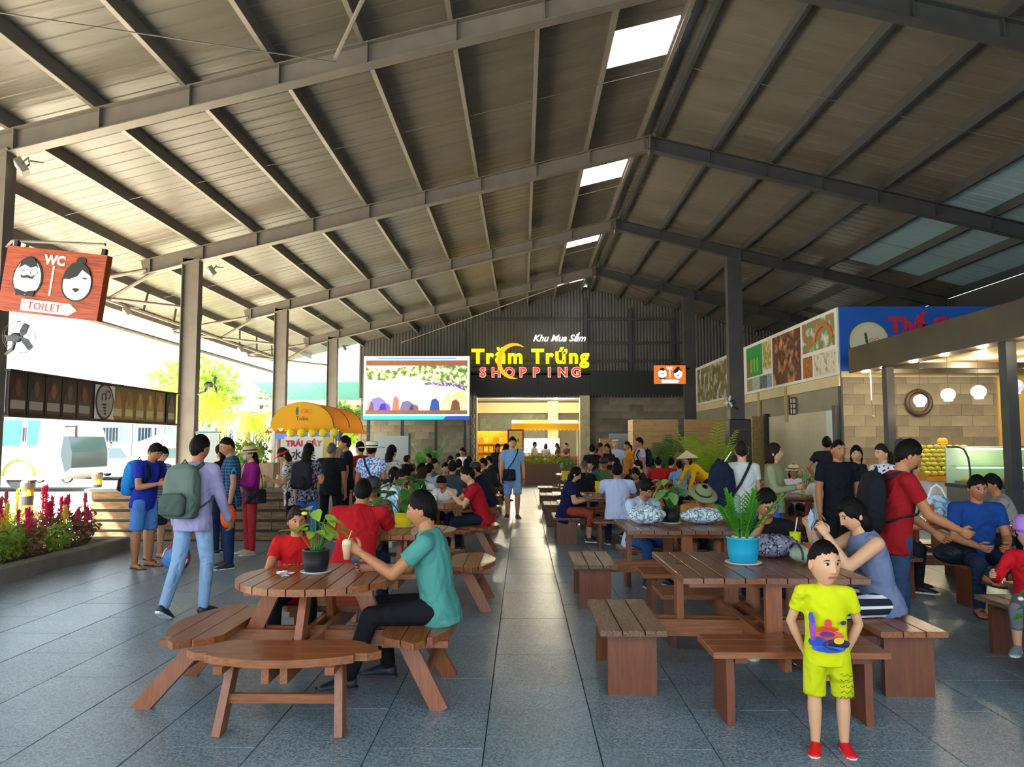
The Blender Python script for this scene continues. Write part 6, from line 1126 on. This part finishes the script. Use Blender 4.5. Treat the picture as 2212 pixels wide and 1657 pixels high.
# yellow black bollards
for x, y, l in ((-8.05, 12.5, 'near the plank counter'), (-8.85, 16, 'further out beside the drive')):
    t = thing('bollard', 'yellow and black bollard ' + l, 'bollard', (x, y, 0), group='bollards'); MB().lathe([(.09, 0), (.09, .9), (.0, .9)], n=18).build('post', mat('bollard_yellow', '#e0b010', .5), t, True)
    for z in (.25, .6): MB().lathe([(.093, z), (.093, z + .15)], n=18).build('band', M_black, t)
    MB().lathe([(.11, .86), (.11, .96), (.09, 1.0), (0, 1.0)], n=18).build('cap', mat('bollard_cap', '#4a443c', .6), t)
# ================================================================== OUTSIDE IN THE SUN
bus = thing('truck', 'white truck with low bed parked outside on the left', 'truck', (-20.6, 26.5, 0)); Wb = mat('coach_white', '#f0f0ee', .3); pro = [(-5, .35), (4.6, .35), (5.0, .6), (5.0, 1.2), (4.85, 1.9), (4.6, 2.5), (3.9, 2.55), (3.8, 1.5), (-5, 1.5)]
plate('body', pro, Wb, bus, -2.4, 0); plate('windscreen', [(4.8, .6), (5.02, .75), (5.02, 1.3), (4.88, 1.85), (4.7, 1.85), (4.62, 1.2)], mat('dark_glass', '#3a464c', .1), bus, -2.3, .012)
for x in (-3.2, 3.2): MB().lathe([(.48, -.12), (.48, .12)], n=20).build('wheel', M_black, bus, loc=(x, .15, .48)).rotation_euler = (R(90), 0, 0); MB().tube([(x + .56 * math.cos(a), -.03, .48 + .56 * math.sin(a)) for a in np.linspace(0, math.pi, 12)], .05, 6).build('wheel_arch', mat('arch_lime', '#8c9a30', .6), bus)
MB().tube([(4.8, -.1, 2.2), (5.25, -.2, 2.2), (5.25, -.2, 1.8)], .05, 6).build('mirror', M_black, bus)
def car(label, loc, rz):
    t = thing('car', label, 'car', loc, rz, 'white cars outside'); body = [(-2.1, .25), (2.1, .25), (2.15, .6), (1.9, .8), (1.1, .9), (.5, 1.4), (-.9, 1.42), (-1.6, .95), (-2.1, .85)]
    plate('body', body, Wb, t, -.85, .85); plate('side_window', [(-1.35, .93), (.95, .92), (.45, 1.33), (-.85, 1.35)], mat('dark_glass', '#3a464c', .1), t, .85, .86); plate('side_window', [(-1.35, .93), (.95, .92), (.45, 1.33), (-.85, 1.35)], mat('dark_glass', '#3a464c', .1), t, -.86, -.85)
    MB().add([(1.14, -.7, .93), (1.14, .7, .93), (.54, .62, 1.39), (.54, -.62, 1.39)], [(0, 1, 2, 3)]).build('windscreen', mat('dark_glass', '#3a464c', .1), t)
    for x in (-1.3, 1.3):
        for s in (-1, 1): MB().lathe([(.3, -.1), (.3, .1)], n=18).build('wheel', M_black, t, loc=(x, s * .78, .3)).rotation_euler = (R(90), 0, 0)
        for s in (-1, 1): MB().lathe([(.19, -.11), (.19, .11)], n=14).build('hub', M_steel, t, loc=(x, s * .79, .3)).rotation_euler = (R(90), 0, 0)
    for s in (-.6, .6): MB().ell((2.08, s, .66), (.08, .16, .08), 10, 6).build('headlight', mat('lamp_clear', '#c8d0d4', .1), t, True)
car('white car parked outside, left one behind the motorbike', (-20.0, 36.5, 0), R(-40)); car('white car parked outside, right one beside the standing man', (-16.9, 36.5, 0), R(-35))
mbk = thing('motorbike', 'red motorbike standing in the sunny yard', 'motorbike', (-19.3, 31.6, 0), R(175)); Rb = mat('bike_red', '#c02838', .35)
for x in (-.6, .6): MB().tube([(x + .26 * math.cos(a), 0, .28 + .26 * math.sin(a)) for a in np.linspace(0, 6.283, 21)], .045, 6).build('wheel', M_black, mbk, True)
MB().tube([(-.6, 0, .45), (-.2, 0, .6), (.15, 0, .45), (.45, 0, .85)], [.06, .1, .08, .05], 8).build('frame', Rb, mbk, True); MB().ell((-.3, 0, .74), (.34, .12, .07), 12, 8).build('saddle', M_black, mbk, True); MB().tube([(.6, 0, .28), (.45, 0, .95)], .03, 6).build('fork', M_steel, mbk); MB().tube([(.42, -.3, 1.02), (.46, 0, .98), (.42, .3, 1.02)], .018, 6).build('handlebar', M_black, mbk); MB().ell((.5, 0, .85), (.1, .1, .12), 10, 8).build('headlamp', Rb, mbk, True); MB().ell((.62, 0, .55), (.22, .06, .06), 10, 6).build('mudguard', Rb, mbk, True); MB().ell((0, 0, .38), (.18, .12, .13), 10, 8).build('engine', M_steel, mbk, True)
ps = thing('parasol', 'white peaked parasol in the yard', 'parasol', (-18.6, 39.5, 0)); MB().lathe([(1.3, 1.55), (1.28, 1.6), (0, 2.15)], n=8).build('canopy', M_white, ps); MB().tube([(0, 0, 0), (0, 0, 2.1)], .03, 6).build('pole', M_steel, ps)
fc = thing('yard_fence', 'tall grey wire fence across the yard', 'fence', (0, 47, 0)); M_wire = mat('fence_wire', '#6d757c', .6)
for k in range(16): B((-36 + k * 2.0, 0, 1.5), (.1, .1, 3.0)).build('post', M_wire, fc)
for k in range(15):
    b = MB()
    for j in range(9): b.box((-36 + k * 2 + .2 + j * .2, 0, 1.5), (.03, .03, 2.7))
    for z in (.3, 1.5, 2.7): b.box((-35 + k * 2, 0, z), (2, .04, .05))
    tag(b.build('fence_panel', M_wire, fc), kind='stuff')
for i, (x, w_) in enumerate(((-30.3, 1.2), (-28.9, .8))): t = thing('blue_tarp', 'hanging bright blue tarp by the fence, %s' % ('wider one', 'narrower one')[i], 'tarp', (x, 45.2, 0)); B((0, 0, 2.2), (w_, .05, 1.5)).build('sheet', mat('tarp_blue', '#2a88d8', .5), t); B((-w_ / 2, 0, 1.5), (.06, .06, 3)).build('pole', M_steel, t)
bl = thing('long_building', 'long pale grey building behind the fence', 'building', (-26, 56, 0)); B((0, 0, 1.9), (26, 5, 3.8)).build('wall', mat('pale_blue_wall', '#a8b4bc', .8), bl); B((0, -.3, 3.95), (27, 6.2, .3)).build('roof', M_white, bl)
for k in range(9): f_ = B((-11 + k * 2.7, -2.52, 2.2), (1.5, .08, 1.2)).build('window', M_white, bl); B((-11 + k * 2.7, -2.57, 2.2), (1.3, .03, 1.0)).build('pane', mat('dark_glass', '#3a464c', .1), f_)
sw = thing('stone_wall', 'low dark stone wall below the fence', 'wall', (-20, 46, 0)); random.seed(8)
for r_ in range(3):
    for k in range(40): B((-12 + k * .6 + (r_ % 2) * .3, 0, .15 + r_ * .28), (.57, .4 + random.uniform(0, .06), .26), ch=.03).build('stone', (M_stoneA, M_stoneB, M_stoneC)[k % 3], sw)
gr = thing('billboard_frame', 'bare steel billboard frame beyond the fence', 'frame', (-22.5, 50, 0))
for x in (-1.6, 0, 1.6): B((x, 0, 3.3), (.12, .12, 6.6)).build('post', M_wire, gr)
for z in (5.2, 5.9, 6.6): B((0, 0, z), (3.6, .1, .1)).build('rail', M_wire, gr)
sh_ = thing('teal_shed', 'open shed with teal metal roof beyond the left columns', 'shed', (-9.3, 40, 0)); M_teal = mat('teal_sheet', '#5fb0ac', .4, .2)
for k in range(8): B((-3.5 + k * 1.0, 0, 4.2), (.98, 5.0, .05), rot=MX.Rotation(R(-10), 3, 'X')).build('roof_sheet', M_teal, sh_)
for k in range(4): B((-3.6 + k * 2.4, -2.2, 1.85), (.14, .14, 3.7)).build('post', M_dsteel, sh_)
B((0, -2.3, 3.6), (8, .1, .25)).build('fascia', M_steel, sh_); B((0, 2.3, 1.6), (8, .1, 3.2)).build('back_panel', mat('shed_panel', '#7a7468', .8), sh_)
for k in range(3): B((-2.4 + k * 2.4, 1.9, 1.2), (1.6, .4, .9)).build('shelf', M_white, sh_)

# scribbled print on the boy's shorts
T = boy['up']; b = MB(); rg = random.Random(4)
for k in range(5):
    zz_ = -.1 - .028 * k; pts = []
    for i in range(9): u_ = .045 + .009 * i + .004 * math.sin(i * 2.1 + k); pts.append(T + V((u_, -(.088 + .02 * math.sqrt(max(0, 1 - ((u_ - .055) / .07) ** 2))), zz_ + .008 * math.sin(i * 1.9 + k * 1.3))))
    b.tube(pts, .0016, 4)
b.build('shorts_print', mat('print_brown', '#4a4218', .7), boy['root'])
# small fittings at the stall and side wall
t = thing('pull_cord', 'thin white cord with a small knob hanging from the stall canopy', 'cord', (7.78, 17.2, 3.18)); MB().tube([(0, 0, 0), (0, 0, -.62)], .012, 6).build('rod', M_white, t); MB().tube([(0, 0, -.62), (.02, 0, -.95)], .004, 5).build('string', M_black, t); MB().ell((.02, 0, -.98), (.035, .035, .035), 12, 8).build('knob', mat('knob_brass', '#a89a70', .4), t, True)
t = thing('wall_lantern', 'black framed upright wall lantern on the side wall', 'lamp', (7.42, 21.15, 2.62)); B((0, 0, 0), (.08, .12, .42)).build('glass', mat('lantern_glass', '#d8d4c8', .3), t)
for z_ in (-.22, -.07, .07, .22): B((-.01, 0, z_), (.12, .17, .03)).build('band', M_black, t)
for s in (-1, 1): B((-.045, s * .07, 0), (.02, .02, .44)).build('bar', M_black, t)
finish_people()
